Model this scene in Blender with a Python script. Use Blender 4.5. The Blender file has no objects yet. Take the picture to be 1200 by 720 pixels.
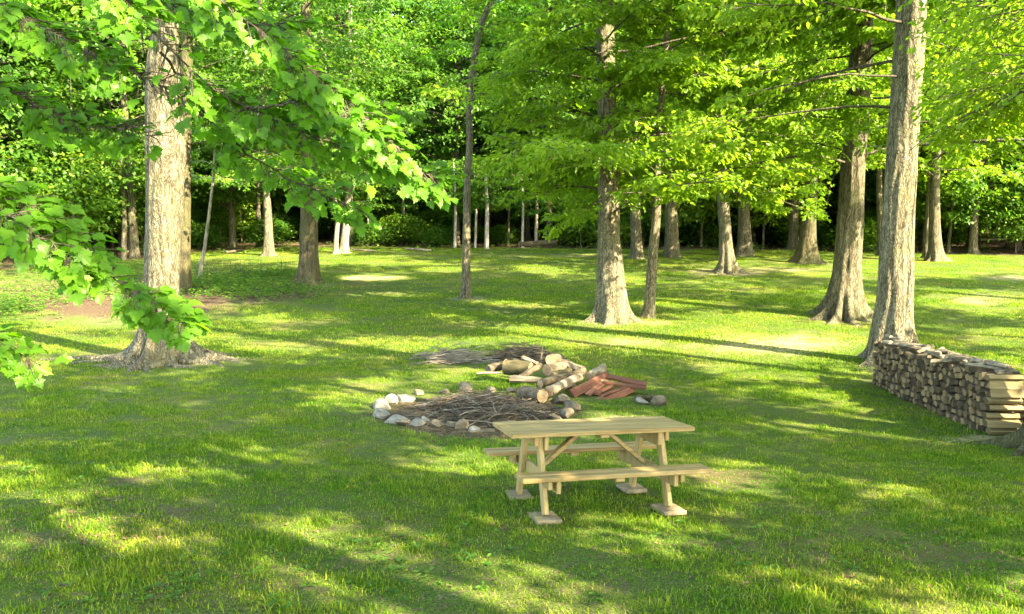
import bpy, math, random
import numpy as np
from mathutils import Vector, Matrix
R = math.radians
rng = np.random.default_rng(7)
random.seed(7)
SC = bpy.context.scene
COL = SC.collection

# ------------------------------------------------------------------ camera, sky, sun, exposure
F, HZ, CAMZ = 960.0, 262.0, 2.777            # focal length and horizon row in 1200 px units
PITCH = math.atan((360 - HZ) / F)
cam_d = bpy.data.cameras.new('camera'); cam = bpy.data.objects.new('camera', cam_d); COL.objects.link(cam)
cam_d.sensor_width = 36; cam_d.lens = F / 1200 * 36; cam_d.clip_end = 2000; cam_d.clip_start = .05
cam.location = (0, 0, CAMZ); cam.rotation_euler = (math.pi / 2 - PITCH, 0, 0)
SC.camera = cam
SUN_EL, SUN_AZ = R(37), math.atan2(.80, -.60)      # azimuth measured from +Y towards +X
TOSUN = np.array([math.sin(SUN_AZ) * math.cos(SUN_EL), math.cos(SUN_AZ) * math.cos(SUN_EL), math.sin(SUN_EL)])
W = bpy.data.worlds.new('World'); SC.world = W; W.use_nodes = True
wn = W.node_tree; bg = wn.nodes['Background']
sky = wn.nodes.new('ShaderNodeTexSky'); sky.sky_type = 'NISHITA'; sky.sun_disc = False
sky.sun_elevation = SUN_EL; sky.sun_rotation = SUN_AZ
wn.links.new(sky.outputs[0], bg.inputs[0]); bg.inputs[1].default_value = .15
sd = bpy.data.lights.new('sun', 'SUN'); sd.energy = 4.3; sd.angle = R(.5); sd.color = (1, .92, .74)
sun = bpy.data.objects.new('sun', sd); COL.objects.link(sun)
sun.rotation_euler = Vector(TOSUN).to_track_quat('Z', 'Y').to_euler()
SC.view_settings.view_transform = 'Standard'; SC.view_settings.look = 'None'
SC.view_settings.exposure = 3.35; SC.view_settings.gamma = 1
SC.view_settings.use_white_balance = True; SC.view_settings.white_balance_temperature = 7600; SC.view_settings.white_balance_tint = 10
cy = SC.cycles
cy.max_bounces = 8; cy.diffuse_bounces = 4; cy.transmission_bounces = 6; cy.glossy_bounces = 2
cy.sample_clamp_indirect = 6

# ------------------------------------------------------------------ terrain and pixel helpers
def sstep(a, b, x):
    t = np.clip((np.asarray(x, float) - a) / (b - a), 0, 1); return t * t * (3 - 2 * t)
def ter(x, y):
    x = np.asarray(x, float); y = np.asarray(y, float)
    z = -.36 * np.tanh((y - 7.9) / 6) - .26 * np.tanh((x - .8) / 8) * np.exp(-((y - 8) / 14) ** 2)
    z = z + 1.45 * sstep(18, 60, y) + 5.5 * sstep(58, 130, y) + 14 * sstep(112, 200, y)
    z = z + .03 * np.sin(x * .55 + 1) * np.sin(y * .47) + .02 * np.sin(x * 1.3 + y * .9)
    return z
sp, cp = math.sin(PITCH), math.cos(PITCH)
def ray(px, py):
    u = (px - 600) / F; v = (360 - py) / F
    return np.array([u, cp + v * sp, -sp + v * cp])
def at(px, py, Y):                            # the point of depth Y seen at this pixel
    d = ray(px, py); return np.array([0, 0, CAMZ]) + d * (Y / d[1])
def G(px, py):                                # ground point under this pixel
    d = ray(px, py); lo = 2.0
    for Y in np.arange(2, 200, .05):
        p = np.array([0, 0, CAMZ]) + d * (Y / d[1])
        if p[2] <= ter(p[0], p[1]): break
    return p
def proj(P):
    P = np.asarray(P, float); x, y, z = P[..., 0], P[..., 1], P[..., 2] - CAMZ
    d = np.maximum(y * cp - z * sp, .01); v = z * cp + y * sp
    return 600 + F * x / d, 360 - F * v / d, y * cp - z * sp

# ------------------------------------------------------------------ object helpers
def tag(o, label=None, cat=None, group=None, kind=None):
    if label: o['label'] = label
    if cat: o['category'] = cat; o['kind'] = 'thing'
    if group: o['group'] = group
    if kind: o['kind'] = kind
    return o
def thing(name, loc, label, cat, group=None, rz=0):
    o = bpy.data.objects.new(name, None); COL.objects.link(o); o.empty_display_size = .1
    o.location = loc; o.rotation_euler = (0, 0, rz)
    return tag(o, label, cat, group)
def link(name, me, parent=None, mat=None):
    o = bpy.data.objects.new(name, me); COL.objects.link(o)
    if mat and not me.materials: me.materials.append(mat)
    if parent: o.parent = parent
    return o
def copy_tree(o, loc, rz, sc=1.0, parent=None):
    c = o.copy(); COL.objects.link(c)
    if parent: c.parent = parent
    else:
        c.location = loc; c.rotation_euler = (0, 0, rz); c.scale = (sc, sc, sc)
    for ch in list(o.children): copy_tree(ch, None, 0, 1, c)
    return c
def npmesh(name, V, F_, attrs=None, smooth=False):
    me = bpy.data.meshes.new(name); V = np.ascontiguousarray(V, np.float32); F_ = np.ascontiguousarray(F_, np.int32)
    m, k = F_.shape
    me.vertices.add(len(V)); me.vertices.foreach_set('co', V.ravel())
    me.loops.add(m * k); me.loops.foreach_set('vertex_index', F_.ravel())
    me.polygons.add(m); me.polygons.foreach_set('loop_start', np.arange(0, m * k, k, dtype=np.int32))
    if smooth: me.polygons.foreach_set('use_smooth', np.ones(m, bool))
    for a, vals in (attrs or {}).items():
        at_ = me.attributes.new(a, 'FLOAT', 'POINT'); at_.data.foreach_set('value', np.ascontiguousarray(vals, np.float32))
    me.update(calc_edges=True)
    return me
class MB:                                     # collects quads/tris of boxes, tubes and lumps into one mesh
    def __init__(s): s.v = []; s.f = []
    def add(s, vs, fs):
        o = len(s.v); s.v += [tuple(map(float, p)) for p in vs]; s.f += [tuple(i + o for i in f) for f in fs]
    def box(s, c, size, M=None, b=.006):
        sx, sy, sz = (q / 2 for q in size); b = min(b, sx * .4, sy * .4, sz * .4); vs = []
        # chamfered box: 24 verts
        for X in (-1, 1):
            for Y in (-1, 1):
                for Z in (-1, 1):
                    vs += [(X * sx, Y * (sy - b), Z * (sz - b)), (X * (sx - b), Y * sy, Z * (sz - b)), (X * (sx - b), Y * (sy - b), Z * sz)]
        def i(X, Y, Z, k): return ((X > 0) * 4 + (Y > 0) * 2 + (Z > 0)) * 3 + k
        fs = []
        for a in (-1, 1):
            fs += [[i(a, -1, -1, 0), i(a, 1, -1, 0), i(a, 1, 1, 0), i(a, -1, 1, 0)], [i(-1, a, -1, 1), i(1, a, -1, 1), i(1, a, 1, 1), i(-1, a, 1, 1)],
                   [i(-1, -1, a, 2), i(1, -1, a, 2), i(1, 1, a, 2), i(-1, 1, a, 2)]]
            for c_ in (-1, 1):
                fs += [[i(a, c_, -1, 0), i(a, c_, 1, 0), i(a, c_, 1, 1), i(a, c_, -1, 1)], [i(a, -1, c_, 0), i(a, 1, c_, 0), i(a, 1, c_, 2), i(a, -1, c_, 2)],
                       [i(-1, a, c_, 1), i(1, a, c_, 1), i(1, a, c_, 2), i(-1, a, c_, 2)]]
                for e in (-1, 1): fs.append([i(a, c_, e, 0), i(a, c_, e, 1), i(a, c_, e, 2)])
        M = M or Matrix.Identity(4)
        s.add([(M @ Vector(p)) + Vector(c) for p in vs], fs)
    def bar(s, a, b, w, h, up=(0, 0, 1), bev=.005):       # a beam of section w x h from a to b
        a, b = Vector(a), Vector(b); x = (b - a).normalized(); y = Vector(up).cross(x).normalized(); z = x.cross(y)
        M = Matrix((x, y, z)).transposed().to_4x4()
        s.box((a + b) / 2, ((b - a).length, w, h), M, bev)
    def tube(s, pts, rad, n=6, cap=True, jit=0):
        pts = [Vector(p) for p in pts]; k = len(pts); rad = rad if hasattr(rad, '__len__') else [rad] * k
        t0 = (pts[1] - pts[0]).normalized(); u = t0.orthogonal().normalized(); vs = []
        for i, p in enumerate(pts):
            t = (pts[min(i + 1, k - 1)] - pts[max(i - 1, 0)]).normalized(); u = (u - t * u.dot(t)).normalized(); w = t.cross(u)
            for j in range(n):
                a = 2 * math.pi * j / n; r = rad[i] * (1 + (random.uniform(-jit, jit) if jit else 0)); vs.append(p + u * (r * math.cos(a)) + w * (r * math.sin(a)))
        fs = [[i * n + j, i * n + (j + 1) % n, (i + 1) * n + (j + 1) % n, (i + 1) * n + j] for i in range(k - 1) for j in range(n)]
        if cap: fs += [list(range(n))[::-1], [(k - 1) * n + j for j in range(n)]]
        s.add(vs, fs)
    def mesh(s, name, mat=None, smooth=False):
        me = bpy.data.meshes.new(name); me.from_pydata(s.v, [], s.f); me.update()
        bmr(me)
        if smooth: me.polygons.foreach_set('use_smooth', np.ones(len(me.polygons), bool))
        if mat: me.materials.append(mat)
        return me
    def build(s, name, mat, parent=None, smooth=False): return link(name, s.mesh(name, mat, smooth), parent)
import bmesh
def bmr(me):
    bm = bmesh.new(); bm.from_mesh(me); bmesh.ops.recalc_face_normals(bm, faces=bm.faces); bm.to_mesh(me); bm.free()
def tubes_np(paths, n=5):                     # many tubes at once: list of (pts(k,3), radii(k))
    V, Fq, o = [], [], 0
    for pts, rad in paths:
        pts = np.asarray(pts, float); k = len(pts); rad = np.asarray(rad, float)
        t = np.gradient(pts, axis=0); t /= np.linalg.norm(t, axis=1)[:, None] + 1e-9
        ref = np.array([0, 0, 1.]) if abs(t[0][2]) < .8 else np.array([1., 0, 0])
        u = np.cross(t, ref); u /= np.linalg.norm(u, axis=1)[:, None] + 1e-9; w = np.cross(t, u)
        a = np.arange(n) * 2 * np.pi / n
        V.append((pts[:, None] + rad[:, None, None] * (np.cos(a)[None, :, None] * u[:, None] + np.sin(a)[None, :, None] * w[:, None])).reshape(-1, 3))
        i = np.arange(k - 1)[:, None] * n; j = np.arange(n)[None]; j2 = (j + 1) % n
        Fq.append((np.stack([i + j, i + j2, i + n + j2, i + n + j], -1) + o).reshape(-1, 4)); o += k * n
    return np.concatenate(V), np.concatenate(Fq)

# ------------------------------------------------------------------ materials
def newmat(name):
    m = bpy.data.materials.new(name); m.use_nodes = True; m.node_tree.nodes.clear()
    return m, m.node_tree.nodes, m.node_tree.links
def nd(ns, t, **kw):
    n = ns.new(t)
    for k, v in kw.items():
        if k in n.inputs: n.inputs[k].default_value = v
        else: setattr(n, k, v)
    return n
def ramp(ns, stops, interp='LINEAR'):
    r = ns.new('ShaderNodeValToRGB'); r.color_ramp.interpolation = interp; e = r.color_ramp.elements
    while len(e) < len(stops): e.new(.5)
    for el, (p, c) in zip(e, stops): el.position = p; el.color = (*c, 1)
    return r
def noise(ns, ls, scale, vec=None, detail=4, rough=.6, stretch=None):
    n = nd(ns, 'ShaderNodeTexNoise', Scale=scale, Detail=detail, Roughness=rough)
    if vec is not None:
        if stretch:
            mp = ns.new('ShaderNodeMapping'); mp.inputs['Scale'].default_value = stretch; ls.new(vec, mp.inputs[0]); ls.new(mp.outputs[0], n.inputs[0])
        else: ls.new(vec, n.inputs[0])
    return n
def mixc(ns, ls, fac, a, b, mode='MIX'):
    m = ns.new('ShaderNodeMix'); m.data_type = 'RGBA'; m.blend_type = mode
    for s, v in ((0, fac), (6, a), (7, b)):
        if hasattr(v, 'is_output'): ls.new(v, m.inputs[s])
        else: m.inputs[s].default_value = v if not isinstance(v, tuple) else (*v, 1)
    return m.outputs[2]
def leaf_mat(name, cols, trans, gloss=.012):
    m, ns, ls = newmat(name); out = ns.new('ShaderNodeOutputMaterial')
    a = nd(ns, 'ShaderNodeAttribute', attribute_name='lv'); oi = ns.new('ShaderNodeObjectInfo')
    ad = nd(ns, 'ShaderNodeMath', operation='MULTIPLY_ADD'); ls.new(oi.outputs['Random'], ad.inputs[0]); ad.inputs[1].default_value = .45; ls.new(a.outputs['Fac'], ad.inputs[2])
    sb = nd(ns, 'ShaderNodeMath', operation='SUBTRACT'); ls.new(ad.outputs[0], sb.inputs[0]); sb.inputs[1].default_value = .22
    r1 = ramp(ns, [(0, cols[0]), (.55, cols[1]), (1, cols[2])]); r2 = ramp(ns, [(0, trans[0]), (.55, trans[1]), (1, trans[2])])
    ls.new(sb.outputs[0], r1.inputs[0]); ls.new(sb.outputs[0], r2.inputs[0])
    d = ns.new('ShaderNodeBsdfDiffuse'); t = ns.new('ShaderNodeBsdfTranslucent'); g = nd(ns, 'ShaderNodeBsdfGlossy', Roughness=.42)
    ls.new(r1.outputs[0], d.inputs[0]); ls.new(r2.outputs[0], t.inputs[0])
    s = ns.new('ShaderNodeAddShader'); ls.new(d.outputs[0], s.inputs[0]); ls.new(t.outputs[0], s.inputs[1])
    mx = ns.new('ShaderNodeMixShader'); mx.inputs[0].default_value = gloss; ls.new(s.outputs[0], mx.inputs[1]); ls.new(g.outputs[0], mx.inputs[2])
    ls.new(mx.outputs[0], out.inputs[0]); return m
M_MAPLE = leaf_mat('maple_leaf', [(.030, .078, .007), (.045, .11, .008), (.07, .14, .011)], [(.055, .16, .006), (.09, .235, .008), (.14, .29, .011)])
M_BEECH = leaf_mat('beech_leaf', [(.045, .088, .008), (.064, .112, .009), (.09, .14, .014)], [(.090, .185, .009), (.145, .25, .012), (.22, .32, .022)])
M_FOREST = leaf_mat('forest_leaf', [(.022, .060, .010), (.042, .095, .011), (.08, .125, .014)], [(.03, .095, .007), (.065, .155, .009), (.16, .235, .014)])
M_WEED = leaf_mat('weed_leaf', [(.03, .08, .014), (.05, .11, .016), (.09, .13, .02)], [(.03, .09, .008), (.05, .13, .01), (.1, .16, .015)])
def grass_mat():
    m, ns, ls = newmat('grass_blades'); out = ns.new('ShaderNodeOutputMaterial')
    g = ns.new('ShaderNodeNewGeometry'); a = nd(ns, 'ShaderNodeAttribute', attribute_name='lv')
    n1 = noise(ns, ls, .55, g.outputs['Position'], 5, .65); n2 = noise(ns, ls, 5.0, g.outputs['Position'], 3)
    r1 = ramp(ns, [(.30, (.038, .098, .011)), (.46, (.070, .130, .014)), (.60, (.112, .152, .018)), (.76, (.19, .17, .055))]); ls.new(n1.outputs[0], r1.inputs[0])
    r2 = ramp(ns, [(.32, (.023, .06, .008)), (.45, (.054, .118, .010)), (.6, (.09, .15, .014)), (.75, (.18, .16, .05))]); ls.new(n2.outputs[0], r2.inputs[0])
    c = mixc(ns, ls, .45, r1.outputs[0], r2.outputs[0])
    r3 = ramp(ns, [(0, (.40, .46, .45)), (.5, (1, 1, 1)), (.78, (1.25, 1.12, .9)), (.85, (1.9, 1.25, 1.7)), (1, (2.4, 1.5, 2.6))]); ls.new(a.outputs['Fac'], r3.inputs[0])
    c = mixc(ns, ls, 1.0, c, r3.outputs[0], 'MULTIPLY')
    d = ns.new('ShaderNodeBsdfDiffuse'); t = ns.new('ShaderNodeBsdfTranslucent'); ls.new(c, d.inputs[0])
    ct = mixc(ns, ls, 1.0, c, (1.0, 1.15, .55), 'MULTIPLY'); ls.new(ct, t.inputs[0])
    s = ns.new('ShaderNodeAddShader'); ls.new(d.outputs[0], s.inputs[0]); ls.new(t.outputs[0], s.inputs[1])
    ls.new(s.outputs[0], out.inputs[0]); return m
M_GRASS = grass_mat()
def ground_mat():
    m, ns, ls = newmat('ground'); out = ns.new('ShaderNodeOutputMaterial'); b = nd(ns, 'ShaderNodeBsdfPrincipled', Roughness=.95); b.inputs['Specular IOR Level'].default_value = .1
    g = ns.new('ShaderNodeNewGeometry'); P = g.outputs['Position']
    n0 = noise(ns, ls, .55, P, 5, .65); n1 = noise(ns, ls, 14, P, 6, .7); n2 = noise(ns, ls, 60, P, 3)
    rg = ramp(ns, [(.3, (.045, .095, .012)), (.5, (.07, .115, .016)), (.75, (.14, .135, .04))]); ls.new(n0.outputs[0], rg.inputs[0]); sp2 = ramp(ns, [(.34, (.35, .38, .35)), (.52, (1, 1, 1)), (.70, (1.7, 1.5, 1.5))]); ls.new(n2.outputs[0], sp2.inputs[0])
    rd = ramp(ns, [(.3, (.026, .018, .010)), (.5, (.065, .048, .026)), (.7, (.15, .12, .068))]); ls.new(n1.outputs[0], rd.inputs[0])
    rl = ramp(ns, [(.3, (.030, .018, .011)), (.5, (.075, .050, .028)), (.62, (.13, .092, .055)), (.75, (.21, .16, .10))]); ls.new(n1.outputs[0], rl.inputs[0])
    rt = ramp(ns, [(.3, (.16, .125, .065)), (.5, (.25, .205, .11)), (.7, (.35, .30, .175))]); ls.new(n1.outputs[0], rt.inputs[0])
    def att(nm):
        a = nd(ns, 'ShaderNodeAttribute', attribute_name=nm); return a.outputs['Fac']
    th = nd(ns, 'ShaderNodeMapRange'); ls.new(n1.outputs[0], th.inputs[0]); th.inputs[1].default_value = .47; th.inputs[2].default_value = .62
    th2 = nd(ns, 'ShaderNodeMath', operation='MULTIPLY'); ls.new(th.outputs[0], th2.inputs[0]); th2.inputs[1].default_value = .75
    c = mixc(ns, ls, th2.outputs[0], rg.outputs[0], rd.outputs[0])
    def soft(nm, nz):
        a = att(nm); s = nd(ns, 'ShaderNodeMath', operation='ADD'); ls.new(a, s.inputs[0])
        k = nd(ns, 'ShaderNodeMath', operation='MULTIPLY_ADD'); ls.new(nz, k.inputs[0]); k.inputs[1].default_value = 1.1; k.inputs[2].default_value = -.55; ls.new(k.outputs[0], s.inputs[1])
        r = nd(ns, 'ShaderNodeMapRange'); ls.new(s.outputs[0], r.inputs[0]); r.inputs[1].default_value = .35; r.inputs[2].default_value = .7
        return r.outputs[0]
    c = mixc(ns, ls, 1.0, c, sp2.outputs[0], 'MULTIPLY')
    c = mixc(ns, ls, soft('litter', n1.outputs[0]), c, rl.outputs[0])
    c = mixc(ns, ls, soft('dirt_sunlit', n1.outputs[0]), c, rt.outputs[0])  # pale earth, with sunlight painted into the lawn strip
    c = mixc(ns, ls, soft('ash', n1.outputs[0]), c, rd.outputs[0])
    ls.new(c, b.inputs['Base Color'])
    bp = nd(ns, 'ShaderNodeBump', Strength=.9, Distance=.05); ls.new(n1.outputs[0], bp.inputs['Height']); ls.new(bp.outputs[0], b.inputs['Normal'])
    ls.new(b.outputs[0], out.inputs[0]); return m
M_GROUND = ground_mat()
def bark_mat(name, dark, mid, light, moss=None, scale=1.0, furrow=9, moss_amt=.5):
    m, ns, ls = newmat(name); out = ns.new('ShaderNodeOutputMaterial'); b = nd(ns, 'ShaderNodeBsdfPrincipled', Roughness=.9); b.inputs['Specular IOR Level'].default_value = .15
    tc = ns.new('ShaderNodeTexCoord'); O = tc.outputs['Object']
    wv = noise(ns, ls, furrow, O, 6, .68, (1, 1, .13)); fine = noise(ns, ls, 60 * scale, O, 4, .7, (1, 1, .35)); big = noise(ns, ls, .9, O, 4, .6)
    vo = nd(ns, 'ShaderNodeTexVoronoi', Scale=furrow * 1.7); vo.feature = 'DISTANCE_TO_EDGE'
    mp = ns.new('ShaderNodeMapping'); mp.inputs['Scale'].default_value = (1, 1, .12); dis = noise(ns, ls, 3, O, 3)
    vm = nd(ns, 'ShaderNodeVectorMath', operation='MULTIPLY_ADD'); ls.new(dis.outputs['Color'], vm.inputs[0]); vm.inputs[1].default_value = (.25, .25, .25); ls.new(O, vm.inputs[2])
    ls.new(vm.outputs[0], mp.inputs[0]); ls.new(mp.outputs[0], vo.inputs[0])
    vr = nd(ns, 'ShaderNodeMapRange'); ls.new(vo.outputs['Distance'], vr.inputs[0]); vr.inputs[2].default_value = .22
    mul = nd(ns, 'ShaderNodeMath', operation='MULTIPLY_ADD'); ls.new(vr.outputs[0], mul.inputs[0]); mul.inputs[1].default_value = .30; ls.new(wv.outputs[0], mul.inputs[2])
    r = ramp(ns, [(.44, dark), (.66, mid), (.90, light)]); ls.new(mul.outputs[0], r.inputs[0])
    rf = ramp(ns, [(.3, (.72, .72, .72)), (.7, (1.18, 1.16, 1.12))]); ls.new(fine.outputs[0], rf.inputs[0])
    c = mixc(ns, ls, 1.0, r.outputs[0], rf.outputs[0], 'MULTIPLY')
    if moss:
        k = nd(ns, 'ShaderNodeMapRange'); ls.new(big.outputs[0], k.inputs[0]); k.inputs[1].default_value = .62 - .3 * moss_amt; k.inputs[2].default_value = .75; k.inputs[4].default_value = .85
        c = mixc(ns, ls, k.outputs[0], c, moss)
    ls.new(c, b.inputs['Base Color'])
    ah = nd(ns, 'ShaderNodeMath', operation='MULTIPLY_ADD'); ls.new(fine.outputs[0], ah.inputs[0]); ah.inputs[1].default_value = .25; ls.new(mul.outputs[0], ah.inputs[2])
    bp = nd(ns, 'ShaderNodeBump', Strength=.85, Distance=.045); ls.new(ah.outputs[0], bp.inputs['Height']); ls.new(bp.outputs[0], b.inputs['Normal'])
    ls.new(b.outputs[0], out.inputs[0]); return m
B_LIGHT = bark_mat('bark_pale', (.042, .036, .021), (.120, .107, .067), (.235, .217, .146), (.12, .125, .05), 1, 14, .25)
B_GREY = bark_mat('bark_grey', (.038, .032, .019), (.098, .087, .053), (.18, .163, .107), (.09, .10, .04), 1, 10, .3)
B_SMOOTH = bark_mat('bark_smooth', (.14, .12, .09), (.21, .185, .135), (.28, .25, .19), (.14, .15, .06), 1, 5, .4)
B_MOSS = bark_mat('bark_mossy', (.030, .026, .014), (.075, .063, .034), (.14, .12, .07), (.06, .066, .022), 1, 10, .9)
B_DARK = bark_mat('bark_dark', (.035, .028, .02), (.075, .062, .045), (.13, .11, .08), (.05, .06, .025), 1, 8, .3)
B_WHITE = bark_mat('bark_white', (.20, .17, .13), (.42, .38, .31), (.60, .56, .48), None, 1, 5)
def wood_mat(name, a, b_, c_, axis=(1, .06, 1), scale=12, rough=.75, var=.35):
    m, ns, ls = newmat(name); out = ns.new('ShaderNodeOutputMaterial'); b = nd(ns, 'ShaderNodeBsdfPrincipled', Roughness=rough); b.inputs['Specular IOR Level'].default_value = .25
    tc = ns.new('ShaderNodeTexCoord'); oi = ns.new('ShaderNodeObjectInfo')
    add = nd(ns, 'ShaderNodeVectorMath', operation='MULTIPLY_ADD'); ls.new(oi.outputs['Random'], add.inputs[0]); add.inputs[1].default_value = (37, 19, 53); ls.new(tc.outputs['Object'], add.inputs[2])
    n = noise(ns, ls, scale, add.outputs[0], 5, .6, axis); n2 = noise(ns, ls, scale * 6, add.outputs[0], 3, .6, axis)
    r = ramp(ns, [(.3, a), (.5, b_), (.72, c_)]); ls.new(n.outputs[0], r.inputs[0])
    r2 = ramp(ns, [(.3, (.8, .78, .74)), (.7, (1.12, 1.1, 1.08))]); ls.new(n2.outputs[0], r2.inputs[0])
    c = mixc(ns, ls, 1.0, r.outputs[0], r2.outputs[0], 'MULTIPLY')
    mr = nd(ns, 'ShaderNodeMapRange'); ls.new(oi.outputs['Random'], mr.inputs[0]); mr.inputs[3].default_value = 1 - var; mr.inputs[4].default_value = 1 + var
    hv = ns.new('ShaderNodeHueSaturation'); ls.new(c, hv.inputs['Color']); ls.new(mr.outputs[0], hv.inputs['Value'])
    ls.new(hv.outputs[0], b.inputs['Base Color'])
    bp = nd(ns, 'ShaderNodeBump', Strength=.35, Distance=.01); ls.new(n2.outputs[0], bp.inputs['Height']); ls.new(bp.outputs[0], b.inputs['Normal'])
    ls.new(b.outputs[0], out.inputs[0]); return m
M_PINE = wood_mat('new_pine', (.17, .11, .036), (.285, .205, .083), (.37, .28, .13), (.05, 1, 1), 22, .6, .10)
M_PINEY = wood_mat('new_pine_upright', (.24, .17, .06), (.31, .23, .095), (.37, .285, .14), (1, 1, .06), 22, .6, .10)
M_SPLIT = wood_mat('split_wood', (.042, .029, .013), (.105, .074, .034), (.28, .205, .10), (1, 1, 1), 16, .85, .85)
M_PALE = wood_mat('pale_split_wood', (.17, .125, .055), (.28, .215, .10), (.38, .30, .155), (.08, 1, 1), 12, .8, .25)
M_SLAB = wood_mat('weathered_slab', (.06, .048, .03), (.15, .125, .085), (.27, .235, .17), (1, .15, 1), 10, .9, .35)
M_RED = wood_mat('red_board', (.10, .038, .022), (.155, .060, .034), (.23, .115, .068), (.1, 1, 1), 9, .8, .25)
M_LOGEND = wood_mat('log_end', (.19, .115, .055), (.30, .20, .115), (.40, .295, .185), (1, 1, 1), 9, .85, .15)
M_LOGPALE = wood_mat('bare_log', (.10, .075, .045), (.215, .17, .115), (.36, .30, .215), (.2, 1, 1), 8, .85, .12)
M_LOGBARK = wood_mat('log_bark', (.036, .027, .016), (.085, .067, .042), (.17, .14, .095), (.3, 1, 1), 14, .95, .3)
M_LOGMOSS = wood_mat('log_moss', (.028, .024, .011), (.06, .052, .024), (.11, .095, .05), (.4, 1, 1), 14, .95, .2)
M_STICK = wood_mat('stick', (.035, .027, .017), (.09, .072, .048), (.22, .185, .135), (1, 1, 1), 5, .9, .15)
M_STICKPALE = wood_mat('pale_stick', (.115, .098, .072), (.20, .172, .13), (.30, .265, .21), (1, 1, 1), 5, .9, .15)
M_STONE = wood_mat('pale_stone', (.11, .102, .078), (.185, .175, .145), (.29, .28, .24), (1, 1, 1), 9, .9, .12)
M_STONEB = wood_mat('brown_stone', (.07, .055, .036), (.13, .105, .07), (.21, .175, .12), (1, 1, 1), 10, .95, .3)
M_CONC = wood_mat('concrete', (.17, .135, .085), (.235, .19, .12), (.29, .24, .16), (1, 1, 1), 14, .95, .08)
M_WIRE = wood_mat('rusted_wire', (.03, .028, .025), (.045, .04, .035), (.06, .055, .05), (1, 1, 1), 14, .8, .1)
M_DEAD = wood_mat('dead_leaf', (.06, .035, .018), (.12, .075, .038), (.20, .135, .075), (1, 1, 1), 9, .9, .3)

# ------------------------------------------------------------------ where the sun comes through: lit targets on lawn and trunks
LIT = [(905, 402, 112, 24, 0), (735, 400, 60, 17, 0), (1150, 352, 70, 13, 0), (1040, 320, 110, 7, 0), (915, 372, 90, 6, 0), (660, 390, 60, 10, 0),
       (560, 440, 55, 7, 0), (470, 402, 60, 5, 0), (350, 405, 70, 6, 0), (310, 374, 25, 4, 0), (120, 375, 90, 9, 0), (90, 405, 60, 8, 0), (230, 398, 28, 5, 0),
       (440, 326, 40, 4, 0), (520, 316, 30, 3, 0), (420, 452, 30, 7, 0), (310, 628, 40, 12, 0), (90, 636, 55, 14, 0), (140, 553, 20, 6, 0), (295, 535, 22, 6, 0), (525, 618, 28, 8, 0),
       (530, 700, 30, 10, 0), (390, 678, 20, 7, 0), (530, 540, 40, 8, 0), (950, 497, 60, 7, 0), (1060, 510, 36, 6, 0), (1150, 512, 40, 7, 0), (870, 545, 26, 7, 0), (845, 570, 30, 8, 0),
       (1060, 567, 50, 8, 0), (1190, 668, 30, 14, 0), (1080, 706, 50, 10, 0), (760, 615, 40, 9, 0), (735, 492, 40, 6, 0), (500, 470, 60, 7, 0), (640, 440, 60, 8, 0), (700, 440, 40, 9, 0),
       (620, 355, 60, 5, 0), (800, 355, 60, 4, 0), (30, 330, 40, 6, 0), (1180, 395, 40, 10, 0), (1000, 460, 40, 5, 0), (460, 345, 50, 3, 0), (580, 400, 60, 4, 0), (30, 545, 24, 5, 0), (640, 680, 26, 7, 0), (930, 690, 40, 8, 0)]
LIT3 = []                                     # (point, radius): trunks and crowns the sun reaches
def gap(P):
    """for points P: True where foliage would shade a place the photograph shows in sun"""
    P = np.asarray(P, float); drop = np.zeros(len(P), bool)
    Q = P.copy(); t = P[:, 2] / TOSUN[2]
    for _ in range(3):
        Q = P - TOSUN * t[:, None]; t = t + (Q[:, 2] - ter(Q[:, 0], Q[:, 1])) / TOSUN[2]
    x, y, d = proj(P - TOSUN * t[:, None])
    ok = d > 3
    dm = np.maximum(d, 4); ex_, ey_ = .30 * F / dm, .30 * 2.9 * F / dm ** 2
    for cx, cy_, rx, ry, _ in LIT: drop |= ok & (((x - cx) / (rx + ex_)) ** 2 + ((y - cy_) / (ry + ey_)) ** 2 < 1.0)
    for c, r in LIT3:
        v = P - c; s = v @ TOSUN; q = np.linalg.norm(v - s[:, None] * TOSUN, axis=1)
        drop |= (s > .6) & (q < r)
    return drop

# ------------------------------------------------------------------ leaves, trunks, trees
LEAF4 = (np.array([(0, 0, 0), (.30, .24, .05), (.70, .20, .03), (1, 0, -.10), (.70, -.20, .03), (.30, -.24, .05)]), np.array([(0, 1, 2, 3), (0, 3, 4, 5)]))
LEAF2 = (np.array([(0, 0, 0), (.45, .32, .06), (1, 0, -.08), (.45, -.32, .06)]), np.array([(0, 2, 1), (0, 3, 2)]))
def nrm(a): return a / (np.linalg.norm(a, axis=-1, keepdims=True) + 1e-9)
def leaves_mesh(name, P, D, N, S, tmpl, lv):
    T, Ft = tmpl; k = len(T); n = len(P)
    D = nrm(D); B = nrm(np.cross(N, D)); N2 = np.cross(D, B)
    V = P[:, None] + S[:, None, None] * (T[None, :, 0, None] * D[:, None] + T[None, :, 1, None] * B[:, None] + T[None, :, 2, None] * N2[:, None])
    Fi = (Ft[None] + (np.arange(n) * k)[:, None, None]).reshape(-1, Ft.shape[1])
    return npmesh(name, V.reshape(-1, 3), Fi, {'lv': np.repeat(lv, k)})
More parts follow.
